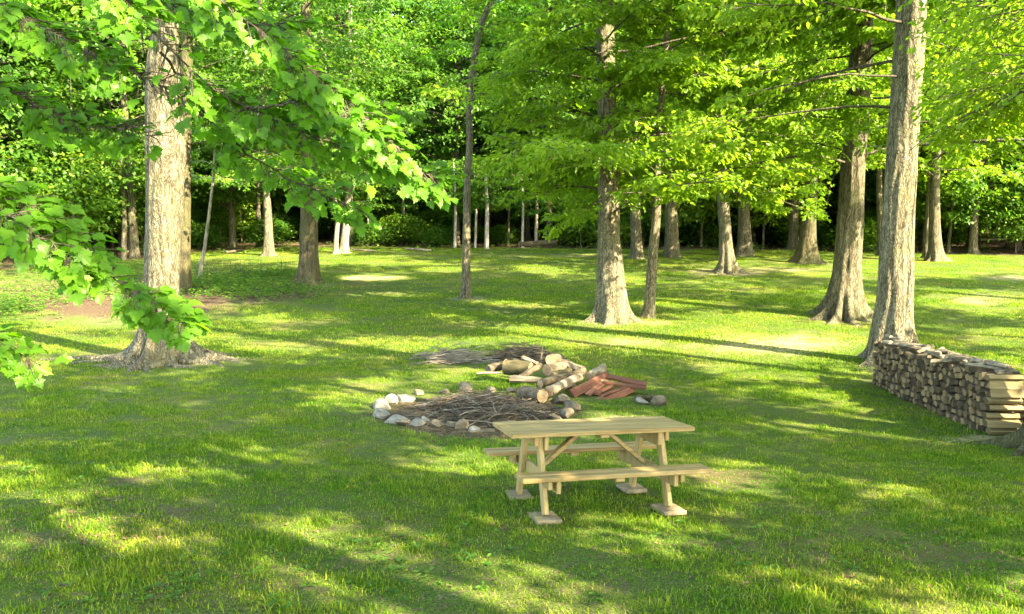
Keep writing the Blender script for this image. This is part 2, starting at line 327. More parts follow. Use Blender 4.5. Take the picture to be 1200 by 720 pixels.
def twig_leaves(p0, d, L, n, size, flat=.48, lvbase=None):
    m = len(p0); s = rng.uniform(.05, 1, (m, n)); side = np.where(rng.random((m, n)) < .5, -1, 1.)
    up = nrm(np.array([0, 0, 1.]) + rng.normal(0, .16, (m, 3))); b = nrm(np.cross(up, d))
    off = side * rng.uniform(0, .42, (m, n)) * L[:, None] * (1.05 - .6 * s)
    P = p0[:, None] + d[:, None] * (s * L[:, None])[..., None] + b[:, None] * off[..., None] + np.array([0, 0, 1.]) * (rng.normal(0, .05, (m, n)) * L[:, None] - .22 * s ** 2 * L[:, None])[..., None]
    D = d[:, None] * .55 + b[:, None] * (side * .75)[..., None] + rng.normal(0, .35, (m, n, 3)) + np.array([0, 0, -.48])
    N = up[:, None] + rng.normal(0, flat, (m, n, 3))
    lv = np.clip((lvbase[:, None] if lvbase is not None else .5) + rng.normal(0, .14, (m, n)), 0, 1)
    S = size * rng.uniform(.7, 1.2, (m, n))
    return P.reshape(-1, 3), D.reshape(-1, 3), N.reshape(-1, 3), S.ravel(), lv.ravel()
def trunk_mesh(name, spine, base, flare=.3, fh=.5, lobes=6, seg=36, furrow=.018, bumps=(), seed=0, dz=.14, sink=.35):
    """spine: (x, y, z, r) world points from the ground up; the mesh is local to base"""
    rg = np.random.default_rng(seed + 11)
    sp_ = np.array(spine, float); z0, z1 = sp_[0, 2] - sink, sp_[-1, 2]
    lowz = np.arange(z0, z0 + min(3.0, (z1 - z0) * .5), dz * .55); zs = np.concatenate([lowz, np.arange(lowz[-1] + dz, z1, dz * 2), [z1]])
    cx, cy_, r = (np.interp(zs, sp_[:, 2], sp_[:, i]) for i in (0, 1, 3))
    def sm(a):
        k = np.array([1, 2, 3, 2, 1]) / 9; return np.convolve(np.pad(a, 2, 'edge'), k, 'valid')
    cx, cy_, r = sm(cx), sm(cy_), sm(r)
    th = np.arange(seg) * 2 * np.pi / seg
    la = np.sort(rg.uniform(0, 2 * np.pi, lobes)) * .35 + .65 * np.arange(lobes) * 2 * np.pi / lobes + rg.uniform(0, 6)
    lw = rg.uniform(.17, .27, lobes) * 6 / lobes; lh = rg.uniform(.45, 1.3, lobes)
    dth = (th[:, None] - la[None] + np.pi) % (2 * np.pi) - np.pi
    lobe = (np.exp(-(dth / lw) ** 2) * lh).max(1)
    h = np.maximum(zs - sp_[0, 2], -.2)
    fl = flare * np.exp(-h / fh)[:, None] * (.16 + lobe[None] * (1 + .7 * np.exp(-h / (fh * .35)))[:, None]) 
    H, T = np.meshgrid(h, th, indexing='ij')
    ph = rg.uniform(0, 6, 6); kf = int(seg / 4.2)
    fur = np.sin(kf * T + 1.1 * np.sin(H * 1.7 + ph[0]) + .7 * np.sin(H * 4.1 + ph[1])) * (.6 + .4 * np.sin(H * 2.3 + 3 * T + ph[2])) + .6 * np.sin(3 * T + H * .8 + ph[3]) + .5 * np.sin(2 * T - H * .45 + ph[4])
    RR = r[:, None] * (1 + furrow / .35 * fur) + fl
    for bz, ba, am, wz, wa in bumps:
        da = (T - ba + np.pi) % (2 * np.pi) - np.pi; RR = RR + am * np.exp(-((H - bz) / wz) ** 2 - (da / wa) ** 2)
    V = np.stack([cx[:, None] + RR * np.cos(T) - base[0], cy_[:, None] + RR * np.sin(T) - base[1], np.repeat(zs[:, None], seg, 1) - base[2]], -1).reshape(-1, 3)
    i = np.arange(len(zs) - 1)[:, None] * seg; j = np.arange(seg)[None]; j2 = (j + 1) % seg
    return npmesh(name, V, np.stack([i + j, i + j2, i + seg + j2, i + seg + j], -1).reshape(-1, 4), smooth=True)
def spine_px(pts, Y, top, rtop=.12, base=None):
    """trunk axis from pixel rows (x, y, width) at depth Y, carried on above the frame to height top"""
    out = []
    for x, y, w in pts:
        p = at(x, y, Y); out.append((p[0], Y, p[2], w / F * Y * .5))
    out.sort(key=lambda q: q[2])
    if base is not None: out = [(base[0], base[1], base[2], out[0][3])] + [q for q in out if q[2] > base[2] + .05]
    a, b = out[max(0, len(out) - 2)], out[-1]
    if top > b[2] + .5:
        k = (top - b[2]) / max(b[2] - a[2], .5); k = min(k, 3)
        out.append((b[0] + (b[0] - a[0]) * k * .5, b[1], top, rtop))
    return out
def limb_path(p, az, el, L, droop=.25, k=9, wob=.06):
    t = np.linspace(0, 1, k); d = np.array([math.cos(az) * math.cos(el), math.sin(az) * math.cos(el), math.sin(el)])
    pts = p + d * (t * L)[:, None]; pts[:, 2] -= droop * L * t ** 2
    n = np.cumsum(rng.normal(0, wob * L / k, (k, 3)), 0); n[0] = 0
    return pts + n
def limbs_of(spine, z0, z1, n, Lf, el=(.1, .5), droop=.25, azs=None):
    s = np.array(spine); out = []; az = rng.uniform(0, 6.28)
    for i in range(n):
        z = z0 + (z1 - z0) * ((i + rng.uniform(0, .8)) / n); p = np.array([np.interp(z, s[:, 2], s[:, 0]), np.interp(z, s[:, 2], s[:, 1]), z]); r = np.interp(z, s[:, 2], s[:, 3])
        az = az + 2.4 + rng.uniform(-.5, .5); a = azs[i % len(azs)] + rng.uniform(-.35, .35) if azs else az
        L = Lf((z - z0) / max(z1 - z0, .1)) * rng.uniform(.75, 1.2)
        out.append((limb_path(p, a, rng.uniform(*el), L, droop * rng.uniform(.6, 1.3)), min(r * .3, .0062 * L + .006), L))
    return out
def twigs_of(limbs, step=.32, lo=.22, lf=.30, lmin=.45):
    P, D, L, I, T = [], [], [], [], []
    for li_, (pts, r, LL) in enumerate(limbs):
        seg = np.linalg.norm(np.diff(pts, axis=0), axis=1); cum = np.concatenate([[0], np.cumsum(seg)]); tot = cum[-1]
        s = lo * tot; sd_ = 1
        while s < tot:
            p = np.array([np.interp(s, cum, pts[:, k]) for k in range(3)]); q = np.array([np.interp(min(s + .2, tot), cum, pts[:, k]) for k in range(3)]) - np.array([np.interp(s - .2, cum, pts[:, k]) for k in range(3)])
            a = math.atan2(q[1], q[0]) + sd_ * rng.uniform(.6, 1.35); l = (lmin + lf * LL * (1 - .75 * s / tot)) * rng.uniform(.7, 1.25)
            P.append(p); D.append((math.cos(a), math.sin(a), rng.uniform(-.22, .25))); L.append(l); I.append(li_); T.append(s / tot)
            sd_ = -sd_; s += step * rng.uniform(.6, 1.4)
        a = pts[-1] - pts[-2]; P.append(pts[-1]); D.append(a); L.append(lmin * 1.2); I.append(li_); T.append(1.0)
    return np.array(P), nrm(np.array(D, float)), np.array(L), np.array(I), np.array(T)
def side_twigs(P, D, L, k=2):                 # twigs that fork off the twigs, so leaf sheets have depth and raggedness
    m = len(P); out = [(P, D, L)]
    for _ in range(k):
        s = rng.uniform(.3, .95, m); a = np.where(rng.random(m) < .5, -1, 1) * rng.uniform(.5, 1.1, m); c, s_ = np.cos(a), np.sin(a)
        d = np.stack([D[:, 0] * c - D[:, 1] * s_, D[:, 0] * s_ + D[:, 1] * c, D[:, 2] + rng.uniform(-.35, .25, m)], 1)
        out.append((P + D * (L * s)[:, None], nrm(d), L * rng.uniform(.4, .75, m)))
    return [np.concatenate(q) for q in zip(*out)]
CUR = np.array([(480, 210), (520, 215), (560, 240), (600, 280), (640, 296), (690, 288), (703, 235), (742, 232), (775, 262), (800, 268), (830, 215), (868, 225), (900, 262), (930, 282), (965, 268), (982, 190), (1040, 182), (1075, 190), (1095, 262), (1130, 282), (1200, 250), (1300, 250)], float)
CLEAR = []                                    # pixel boxes in which trunks stay in view: (x0, y0, x1, y1)
def crown_of(name, limbs, parent, base, mat, size, dens=55, step=.32, tmpl=LEAF4, fork=2, curtain=False, sungap=True, twig_tubes=True, bark=None, lf=.30, lmin=.45, thin=0.0, lo=.12, clear=(), near=None, see=True):
    if curtain or clear:
        kept = []
        for l_ in limbs:
            x, y, dd = proj(l_[0][2:]); bad = (y > np.interp(x, CUR[:, 0], CUR[:, 1]) + 12) if curtain else np.zeros(len(x), bool)
            for x0, y0, x1, y1 in clear: bad |= (x > x0 + 6) & (x < x1 - 6) & (y > y0) & (y < y1) & (np.arange(len(x)) > 1)
            if bad.mean() < .25: kept.append(l_)
        limbs = kept
    P, D, L, I, TT = twigs_of(limbs, step, lo, lf, lmin)
    P, D, L = side_twigs(P, D, L, fork); I = np.tile(I, fork + 1); TT = np.tile(TT, fork + 1)
    keep = np.ones(len(P), bool)
    if sungap: keep &= ~((gap(P + D * (L * .3)[:, None]) | gap(P + D * (L * .85)[:, None] - np.array([0, 0, .15]))) & (rng.random(len(P)) < .97))
    x, y, dd = proj(P + D * (L * .7)[:, None])
    if curtain: keep &= ~((y + L * 120 / dd > np.interp(x, CUR[:, 0], CUR[:, 1]) + rng.normal(0, 9, len(P))) & (dd > 2))
    for x0, y0, x1, y1 in clear: keep &= ~((x > x0) & (x < x1) & (y > y0) & (y < y1) & (rng.random(len(P)) < .93))
    keep &= rng.random(len(P)) >= thin
    keep &= (P[:, 2] > ter(P[:, 0], P[:, 1]) + 1.2)
    cut = []                                  # a bough that lost most of its twigs is not there; others end at their last leafy twig
    for k_, (pts, r_, LL) in enumerate(limbs):
        m_ = I == k_; fr = keep[m_].mean() if m_.any() else 0
        if fr < .30 and len(limbs) > 3: keep &= ~m_; continue
        q = max(3, int(math.ceil(np.quantile(TT[m_ & keep], .97) * (len(pts) - 1))) + 1); cut.append((pts[:q], r_, LL))
    limbs = cut
    if not limbs or not keep.any(): return 0
    P, D, L = P[keep], D[keep], L[keep]
    n = max(3, int(dens * .55)); lvb = np.clip(.42 + rng.normal(0, .16, len(P)), 0, 1)
    p, d, nn, s, lv = twig_leaves(P, D, L, n, size, lvbase=lvb)
    k = rng.random(len(p)) < np.repeat(np.clip(L / .9, .3, 1), n)
    me = leaves_mesh(name, p[k] - base, d[k], nn[k], s[k], tmpl, lv[k])
    o = link('crown', me, parent, mat); o['kind'] = 'stuff'
    paths = [(pts - base, np.linspace(r, max(r * .18, .006), len(pts))) for pts, r, _ in limbs]
    if twig_tubes:
        for q in range(0, len(P), 1):
            if L[q] > .35:
                a = P[q] - base; b = a + D[q] * L[q] * .8; m_ = (a + b) / 2 + rng.normal(0, .02, 3); b = b - np.array([0, 0, .14 * L[q]])
                paths.append((np.array([a, m_, b]), np.array([.010, .007, .003]) * (.6 + .5 * L[q])))
    V, Fq = tubes_np(paths, 5); bo = link('branches', npmesh('branches', V, Fq, smooth=True), parent, bark); bo['kind'] = 'stuff'
    return len(p[k])
def tree(name, label, cat, spine, bark, flare, fh, lobes=6, seg=36, furrow=.018, bumps=(), seed=0, group=None):
    b = np.array(spine[0][:3]); t = thing(name, b, label, cat, group)
    link('trunk', trunk_mesh('trunk', spine, b, flare, fh, lobes, seg, furrow, bumps, seed), t, bark)
    return t, b

# ------------------------------------------------------------------ the ground
EDGE = np.array([(-400, 318), (0, 318), (150, 306), (230, 296), (330, 290), (540, 291), (900, 294), (1200, 300), (1600, 305)], float)   # where the lawn ends in leaf litter
LITTER = [(130, 350, 210, 26, .95), (300, 345, 110, 14, .8), (420, 338, 70, 12, .45), (220, 345, 60, 16, .6), (60, 632, 60, 14, .55), (200, 600, 90, 16, .5), (850, 560, 70, 16, .6), (1100, 650, 90, 16, .5), (480, 610, 60, 10, .5), (300, 690, 90, 16, .5), (700, 690, 80, 14, .5), (940, 640, 80, 14, .5), (150, 565, 50, 12, .55), (660, 575, 70, 12, .5), (420, 660, 60, 10, .5), (1000, 560, 70, 10, .4), (820, 640, 80, 12, .45), (560, 680, 50, 10, .45), (900, 520, 60, 8, .35), (270, 480, 60, 6, .3), (60, 700, 70, 12, .5)]
DIRT_SUNLIT = [(905, 404, 120, 17, .66), (745, 400, 60, 10, .5), (1150, 352, 60, 8, .55), (120, 378, 80, 9, .38), (850, 319, 60, 5, .9), (915, 316, 70, 4, .6), (1185, 326, 40, 4, .6), (715, 379, 50, 7, .5), (770, 379, 30, 5, .5), (990, 374, 50, 7, .6), (195, 422, 100, 11, .55), (365, 334, 40, 6, .5),  # bare earth and dry grass; first entry also paints the sunlit strip brighter
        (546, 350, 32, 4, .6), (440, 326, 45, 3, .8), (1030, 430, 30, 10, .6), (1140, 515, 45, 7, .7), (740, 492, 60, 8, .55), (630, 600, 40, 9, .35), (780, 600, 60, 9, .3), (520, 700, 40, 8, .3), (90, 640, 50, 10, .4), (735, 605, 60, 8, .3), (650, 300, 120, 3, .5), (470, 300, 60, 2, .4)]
ASH = [(560, 488, 135, 27, 1.1), (420, 492, 40, 10, .5), (640, 440, 50, 8, .35)]
def msk(x, y, d, E):
    a = np.zeros_like(x); ok = d > 3; wob = 1 + .30 * np.sin(x * .045 + 2 * np.sin(y * .11)) * np.sin(y * .16 + 1.5 * np.sin(x * .03)) + .18 * np.sin(x * .13 + y * .31)
    for cx, cy_, rx, ry, s in E: a = np.maximum(a, np.where(ok, s * np.exp(-((((x - cx) / rx) ** 2 + ((y - cy_) / ry) ** 2) * wob) ** 1.5), 0))
    return a
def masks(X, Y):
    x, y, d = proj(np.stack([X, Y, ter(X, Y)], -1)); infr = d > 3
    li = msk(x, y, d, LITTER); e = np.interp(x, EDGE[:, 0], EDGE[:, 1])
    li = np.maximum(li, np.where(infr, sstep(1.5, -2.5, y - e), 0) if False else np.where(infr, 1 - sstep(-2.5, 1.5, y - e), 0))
    return li, msk(x, y, d, DIRT_SUNLIT), msk(x, y, d, ASH)
gy = [-400, -150, -60, -30, -15, -8, -3, 0, 2, 3.5, 4.5]; q = 5.0
while q < 135: gy.append(q); q += max(.06, q * .011)
gy += [150, 190, 260, 420]; q = 0.0; gx = [0.0]
while q < 70: q += max(.16, q * .02); gx.append(q)
gx += [110, 200, 420]; gx = np.array([-v for v in gx[:0:-1]] + gx); gy = np.array(gy)
GX, GY = np.meshgrid(gx, gy); GZ = ter(GX, GY); nx, ny = len(gx), len(gy)
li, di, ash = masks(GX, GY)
GZ = GZ + rng.normal(0, .006, GZ.shape) * (GY > 4)
i = np.arange(ny - 1)[:, None] * nx; j = np.arange(nx - 1)[None]
me = npmesh('ground', np.stack([GX, GY, GZ], -1).reshape(-1, 3), np.stack([i + j, i + j + 1, i + nx + j + 1, i + nx + j], -1).reshape(-1, 4), {'litter': li.ravel(), 'dirt_sunlit': di.ravel(), 'ash': ash.ravel()}, True)
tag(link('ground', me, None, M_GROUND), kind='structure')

# ------------------------------------------------------------------ grass: tufts spread over the lawn
def tuft(seed, n, rad, h, w, lean=.5):
    r = np.random.default_rng(seed); a = r.uniform(0, 6.28, n); q_ = rad * np.sqrt(r.random(n)); b0 = np.stack([q_ * np.cos(a), q_ * np.sin(a), np.full(n, -.01)], 1)
    az = r.uniform(0, 6.28, n); hh = h * r.uniform(.35, 1.25, n); le = r.uniform(.1, 1, n) * lean; d = np.stack([np.cos(az), np.sin(az), 0 * az], 1); s = np.stack([-np.sin(az), np.cos(az), 0 * az], 1)
    up = np.array([0, 0, 1.]); m1 = b0 + up * (hh * .55)[:, None] + d * (hh * le * .3)[:, None]; t = b0 + up * (hh * (1 - .3 * le))[:, None] + d * (hh * le)[:, None]
    ww = (w * r.uniform(.6, 1.3, n))[:, None]
    V = np.stack([b0 - s * ww, b0 + s * ww, m1 + s * ww * .8, m1 - s * ww * .8, t + s * ww * .1, t - s * ww * .1], 1).reshape(-1, 3)
    k = (np.arange(n) * 6)[:, None]; Fq = np.concatenate([k + np.array([[0, 1, 2, 3]]), k + np.array([[3, 2, 4, 5]])])
    me = npmesh('grass_tuft', V, Fq, {'lv': np.repeat(r.random(n), 6)}); me.materials.append(M_GRASS); return bpy.data.objects.new('grass_tuft', me)
TUFTS = [tuft(1, 115, .20, .039, .0030, .9), tuft(2, 120, .20, .031, .0030, .9), tuft(3, 60, .13, .072, .0032, .9), tuft(4, 150, .55, .045, .0055, .8), tuft(5, 150, .55, .055, .006, .7)]
def fbm(x, y):
    return .5 * np.sin(x * 1.3 + 1.7 * np.sin(y * .9)) + .5 * np.sin(y * 1.7 + 1.3 * np.sin(x * 1.1 + 2)) + .35 * np.sin(x * 3.9 + y * 2.3 + np.sin(y * 4.1)) + .3 * np.sin(x * 7.7 - y * 6.1 + 2 * np.sin(x * 3.1))
def scatter(y0, y1, per, choices, clearz=.6):
    A = (y1 - y0) * (.66 * (y0 + y1) + 4); n = int(A * per); Y = rng.uniform(y0, y1, n * 2); X = rng.uniform(-1, 1, n * 2) * (.66 * y1 + 2); k = np.abs(X) < .66 * Y + 2; X, Y = X[k], Y[k]
    li, di, ash = masks(X, Y); nz = fbm(X, Y)
    pr = np.clip(1.0 - 1.35 * li ** 1.1 - .85 * di - 1.6 * ash + .0, 0, 1) * np.clip(.84 + .45 * nz, .30, 1)
    k = rng.random(len(X)) < pr; X, Y, nz = X[k], Y[k], nz[k]
    v = np.array(choices)[rng.integers(0, len(choices), len(X))]; s = rng.uniform(.75, 1.25, len(X)) * (1 + .18 * nz)
    return X, Y, v, s
parts = [scatter(5.0, 11, 38, [0, 1, 0, 1, 1, 0, 1, 2]), scatter(11, 18, 20, [0, 1, 1, 2]), scatter(18, 33, 5, [3, 4]), scatter(33, 58, 2.6, [3, 4, 4])]
X, Y, Vv, S = [np.concatenate(q) for q in zip(*parts)]
PITS = []                                     # (x, y, r) places kept bare: trunks, pads, stones; filled below, applied when the grass is made
def make_grass():
    k = np.ones(len(X), bool)
    for px_, py_, r_ in PITS: k &= (X - px_) ** 2 + (Y - py_) ** 2 > r_ * r_
    P = np.stack([X[k], Y[k], ter(X[k], Y[k])], 1); me = bpy.data.meshes.new('grass'); me.vertices.add(len(P)); me.vertices.foreach_set('co', P.astype(np.float32).ravel())
    for a, t, vals in (('yaw', 'FLOAT', rng.uniform(0, 6.28, len(P))), ('scl', 'FLOAT', S[k]), ('pick', 'INT', Vv[k])):
        at_ = me.attributes.new(a, t, 'POINT'); at_.data.foreach_set('value', np.ascontiguousarray(vals, np.float32 if t == 'FLOAT' else np.int32))
    o = link('grass', me); tag(o, 'patchy mown green lawn grass under the trees', None, None, 'stuff')
    ng = bpy.data.node_groups.new('scatter_grass', 'GeometryNodeTree'); ng.interface.new_socket('Geometry', in_out='INPUT', socket_type='NodeSocketGeometry'); ng.interface.new_socket('Geometry', in_out='OUTPUT', socket_type='NodeSocketGeometry')
    N = ng.nodes; Lk = ng.links; gi = N.new('NodeGroupInput'); go = N.new('NodeGroupOutput'); jn = N.new('GeometryNodeJoinGeometry'); ip = N.new('GeometryNodeInstanceOnPoints')
    for ob in reversed(TUFTS):
        oi = N.new('GeometryNodeObjectInfo'); oi.inputs['Object'].default_value = ob; oi.inputs['As Instance'].default_value = True; Lk.new(oi.outputs['Geometry'], jn.inputs[0])
    def na(nm, t):
        q_ = N.new('GeometryNodeInputNamedAttribute'); q_.data_type = t; q_.inputs[0].default_value = nm; return q_.outputs[0]
    cx = N.new('ShaderNodeCombineXYZ'); Lk.new(na('yaw', 'FLOAT'), cx.inputs[2]); er = N.new('FunctionNodeEulerToRotation'); Lk.new(cx.outputs[0], er.inputs[0])
    Lk.new(gi.outputs[0], ip.inputs['Points']); Lk.new(jn.outputs[0], ip.inputs['Instance']); ip.inputs['Pick Instance'].default_value = True
    Lk.new(na('pick', 'INT'), ip.inputs['Instance Index']); Lk.new(er.outputs[0], ip.inputs['Rotation']); Lk.new(na('scl', 'FLOAT'), ip.inputs['Scale'])
    Lk.new(ip.outputs[0], go.inputs[0]); md = o.modifiers.new('scatter', 'NODES'); md.node_group = ng

# ------------------------------------------------------------------ the trees one can tell apart
def base_px(x, y):
    p = G(x, y); PITS.append((p[0], p[1], .30)); return p
g1 = base_px(193, 424); g2 = base_px(214, 343); g3 = base_px(361, 334); g4 = base_px(234, 326); g5 = base_px(315, 300); g6 = base_px(403, 297); g6b = base_px(393, 298)
g7 = base_px(547, 350); g8 = base_px(717, 376); g9 = base_px(761, 372); g10 = base_px(746, 303); g10b = base_px(787, 301); g11 = base_px(851, 319); g12 = base_px(873, 300); g13 = base_px(945, 309)
g14 = base_px(989, 372); g15 = at(1046, 424, G(1046, 426)[1]); g15[2] = ter(g15[0], g15[1]); g16 = base_px(1096, 306); g17 = base_px(1032, 300)
g16b = base_px(1086, 303); g18 = np.array([7.75, 10.75, 0]); g18[2] = ter(g18[0], g18[1])
for g_, r_ in ((g1, .75), (g8, .5), (g14, .7), (g15, .6), (g18, 1.0), (g11, .9), (g3, .6)): PITS.append((g_[0], g_[1], r_))
def onto(g, pts, top, rtop=.1): return spine_px(pts, g[1], top, rtop, g)
LIT3 += [(at(195, 170, g1[1]), .7), (at(193, 220, g1[1]), .7), (at(190, 270, g1[1]), .7), (at(190, 330, g1[1]), .6), (at(1055, 130, g15[1]), .5), (at(1052, 250, g15[1]), .6), (at(1048, 330, g15[1]), .5), (at(1060, 60, g15[1]), .4), (at(715, 320, g8[1]), .5), (at(712, 250, g8[1]), .4),
         (at(850, 290, g11[1]), .7), (at(995, 300, g14[1]), .35), (np.array([6.9, 11.2, .3]), .35), (np.array([6.9, 13, .6]), .4), (np.array([6.9, 14.5, .6]), .3)]
for x_, y_, Y_, r_ in ((900, 120, 22, 2.2), (960, 60, 20, 1.8), (1000, 90, 19, 1.6), (1120, 140, 15, 1.2), (1140, 240, 15, 1.0), (880, 250, 22, 1.6), (940, 240, 22, 1.3), (840, 180, 22, 1.2), (330, 20, 22, 1.5), (460, 30, 40, 3), (450, 80, 45, 2.5), (430, 230, 6.7, .5), (480, 200, 6.8, .5), (120, 310, 5.6, .5), (190, 360, 5.6, .4), (350, 120, 6.4, .5), (60, 270, 5.6, .5), (400, 160, 6.5, .5), (440, 150, 6.4, .5), (300, 60, 6.3, .5), (20, 230, 5.6, .5), (100, 60, 6.3, .5), (30, 40, 6.3, .4), (250, 100, 6.4, .4), (15, 410, 5.5, .4), (330, 200, 7, .4)):
    LIT3.append((at(x_, y_, Y_), r_))

t1, b1 = tree('maple_tree', 'big pale-barked maple with a bulging trunk and spreading surface roots', 'tree',
              onto(g1, [(188, 385, 39), (189, 353, 38), (190, 290, 39), (192, 250, 40), (193, 190, 43), (192, 135, 38), (193, 100, 37), (188, 67, 35), (197, 30, 24)], 17), B_LIGHT, .62, .42, 9, 64, .018,
              [(4.6, 0.2, .05, .35, .8), (5.6, 2.9, .05, .3, .6), (3.4, 5.0, .025, .5, .7)], 1)
rr = MB()
for az_, L_, r_ in ((3.05, 2.3, .15), (3.35, 1.9, .14), (3.7, 1.3, .13), (0.05, 1.6, .13), (5.9, 1.3, .13), (4.3, .9, .12), (4.9, 1.0, .13), (5.4, 1.0, .12), (2.7, 1.4, .10), (.5, 1.1, .09)):
    rr = MB(); pts = []
    for k in range(9):
        t_ = k / 8; d_ = .45 + L_ * t_; a_ = az_ + .16 * math.sin(t_ * 5 + az_ * 3); x_, y_ = g1[0] + d_ * math.cos(a_), g1[1] + d_ * math.sin(a_); pts.append((x_ - b1[0], y_ - b1[1], float(ter(x_, y_)) - b1[2] + .02 - .05 * t_))
    rr.tube(pts, [r_ * (1 - .75 * k / 8) for k in range(9)], 8, True, .08); rr.build('root', B_LIGHT, t1, True)
lm = limbs_of(onto(g1, [(188, 385, 39), (193, 190, 43), (193, 30, 28)], 17), 6.3, 16, 16, lambda t: 4.6 - 1.2 * t, (.2, .7))
crown_of('maple_crown', lm, t1, b1, M_MAPLE, .17, 34, .40, bark=B_GREY, clear=((165, 22, 222, 400),))

def simple_tree(name, label, g, pts, top, bark, flare, fh, seed, limbs=None, size=.15, dens=30, mat=M_BEECH, step=.36, curtain=True, group=None, seg=24, furrow=.014, lobes=6, tmpl=LEAF4, lbark=None, clear=(), thin=0, rtop=.08, lf=.30, lo=.22, fork=2, lmin=.45):
    s_ = onto(g, pts, top, rtop); t, b = tree(name, label, 'tree', s_, bark, flare, fh, lobes, seg, furrow, (), seed, group)
    if limbs:
        L_ = limbs_of(s_, *limbs); crown_of(name, L_, t, b, mat, size, dens, step, tmpl, fork, curtain, True, True, lbark or bark, lf, lmin, thin, lo, clear)
    return t, b
T8CLEAR = ((698, 235, 745, 400), (700, 30, 724, 75), (532, 60, 566, 360), (545, 0, 592, 62), (704, 110, 722, 160))
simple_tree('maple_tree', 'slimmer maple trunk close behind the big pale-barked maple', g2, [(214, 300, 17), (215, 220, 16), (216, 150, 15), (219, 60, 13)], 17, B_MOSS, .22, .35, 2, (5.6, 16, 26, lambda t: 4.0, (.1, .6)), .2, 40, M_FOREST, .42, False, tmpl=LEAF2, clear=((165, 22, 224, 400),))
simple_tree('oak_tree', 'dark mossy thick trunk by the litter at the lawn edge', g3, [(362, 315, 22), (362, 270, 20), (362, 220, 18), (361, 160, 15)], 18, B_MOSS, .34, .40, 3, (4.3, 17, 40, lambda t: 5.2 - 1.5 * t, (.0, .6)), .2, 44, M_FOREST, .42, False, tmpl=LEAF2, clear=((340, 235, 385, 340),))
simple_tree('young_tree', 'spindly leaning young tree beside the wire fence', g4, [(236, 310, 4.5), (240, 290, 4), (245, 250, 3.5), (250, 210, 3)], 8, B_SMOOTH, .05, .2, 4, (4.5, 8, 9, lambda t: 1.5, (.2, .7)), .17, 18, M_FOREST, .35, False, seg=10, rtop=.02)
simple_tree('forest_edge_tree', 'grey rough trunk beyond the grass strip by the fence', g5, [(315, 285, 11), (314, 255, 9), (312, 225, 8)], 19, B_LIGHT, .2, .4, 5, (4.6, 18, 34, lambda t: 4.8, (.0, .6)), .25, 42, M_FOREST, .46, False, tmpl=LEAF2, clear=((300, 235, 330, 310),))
t6, b6 = simple_tree('forest_edge_tree', 'pale twin-stemmed tree beyond the far grass', g6, [(404, 280, 9.5), (407, 250, 9), (410, 220, 8)], 18, B_SMOOTH, .16, .3, 6, (4.8, 17, 34, lambda t: 4.8, (.0, .6)), .25, 42, M_FOREST, .46, False, tmpl=LEAF2, clear=((384, 248, 418, 310),))
s6 = onto(g6b, [(394, 280, 5.5), (396, 255, 5), (391, 225, 4.5)], 13, .06); link('second_stem', trunk_mesh('second_stem', s6, b6, .1, .3, 5, 16, .01, (), 66), t6, B_SMOOTH)
simple_tree('young_tree', 'slender curved young tree alone in mid lawn', g7, [(547, 335, 11), (546, 305, 9.5), (547, 250, 8.8), (548, 200, 8.2), (551, 167, 7.8), (549, 130, 7.8), (554, 83, 7.6), (563, 28, 7.2), (577, 0, 6.8)], 11.5, B_GREY, .13, .22, 7, (8.6, 11.4, 10, lambda t: 2.6 - t, (.3, .8)), .15, 30, M_MAPLE, .3, False, seg=22, rtop=.03)
simple_tree('beech_tree', 'straight thick beech trunk in mid lawn with a slimmer tree beside it', g8, [(716, 333, 33), (714, 278, 25), (712, 167, 22), (710, 80, 21), (709, 0, 20)], 21, B_LIGHT, .34, .42, 8, (2.9, 17, 70, lambda t: 5.6 - 1.6 * t, (-.05, .45), .30), .185, 62, M_BEECH, .34, True, seg=48, lobes=7, clear=T8CLEAR, lbark=B_DARK)
simple_tree('beech_tree', 'slim beech beside the thick trunk in mid lawn', g9, [(762, 350, 13), (765, 300, 12), (770, 250, 10), (770, 190, 8.5), (774, 133, 8), (781, 55, 7)], 13, B_LIGHT, .13, .25, 9, (2.3, 12.5, 54, lambda t: 4.2 - 1.4 * t, (-.1, .4), .28), .18, 60, M_BEECH, .32, True, seg=24, clear=((752, 300, 776, 380), (744, 110, 752, 150)) + T8CLEAR, lbark=B_DARK)
simple_tree('forest_edge_tree', 'trunk half hidden between the thick beech and its slim neighbour', g10, [(746, 285, 13), (744, 230, 12), (741, 130, 10)], 19, B_GREY, .25, .4, 10, (7, 18, 16, lambda t: 5, (.1, .6)), .25, 24, M_FOREST, .5, False)
simple_tree('forest_edge_tree', 'grey trunk standing past the slim beech at the far lawn edge', g10b, [(787, 285, 16), (787, 255, 14), (786, 220, 13)], 19, B_GREY, .3, .4, 11, (5.5, 18, 20, lambda t: 5, (.1, .6)), .25, 26, M_BEECH, .48, True)
simple_tree('beech_tree', 'sunlit flared beech trunk rising from a bare earth patch', g11, [(851, 300, 15.5), (850, 270, 14), (848, 240, 13), (846, 215, 12)], 20, B_LIGHT, .50, .55, 12, (3.6, 18, 54, lambda t: 6.0 - 1.6 * t, (.0, .5)), .23, 46, M_BEECH, .45, True, tmpl=LEAF2, seg=32, clear=((838, 232, 864, 325), (700, 235, 745, 300)))
simple_tree('forest_edge_tree', 'broad trunk at the woods beyond the flared sunlit beech', g12, [(873, 285, 15), (872, 250, 13), (872, 220, 12)], 20, B_GREY, .35, .5, 13, (6.5, 18, 18, lambda t: 5, (.1, .6)), .25, 26, M_FOREST, .5, False)
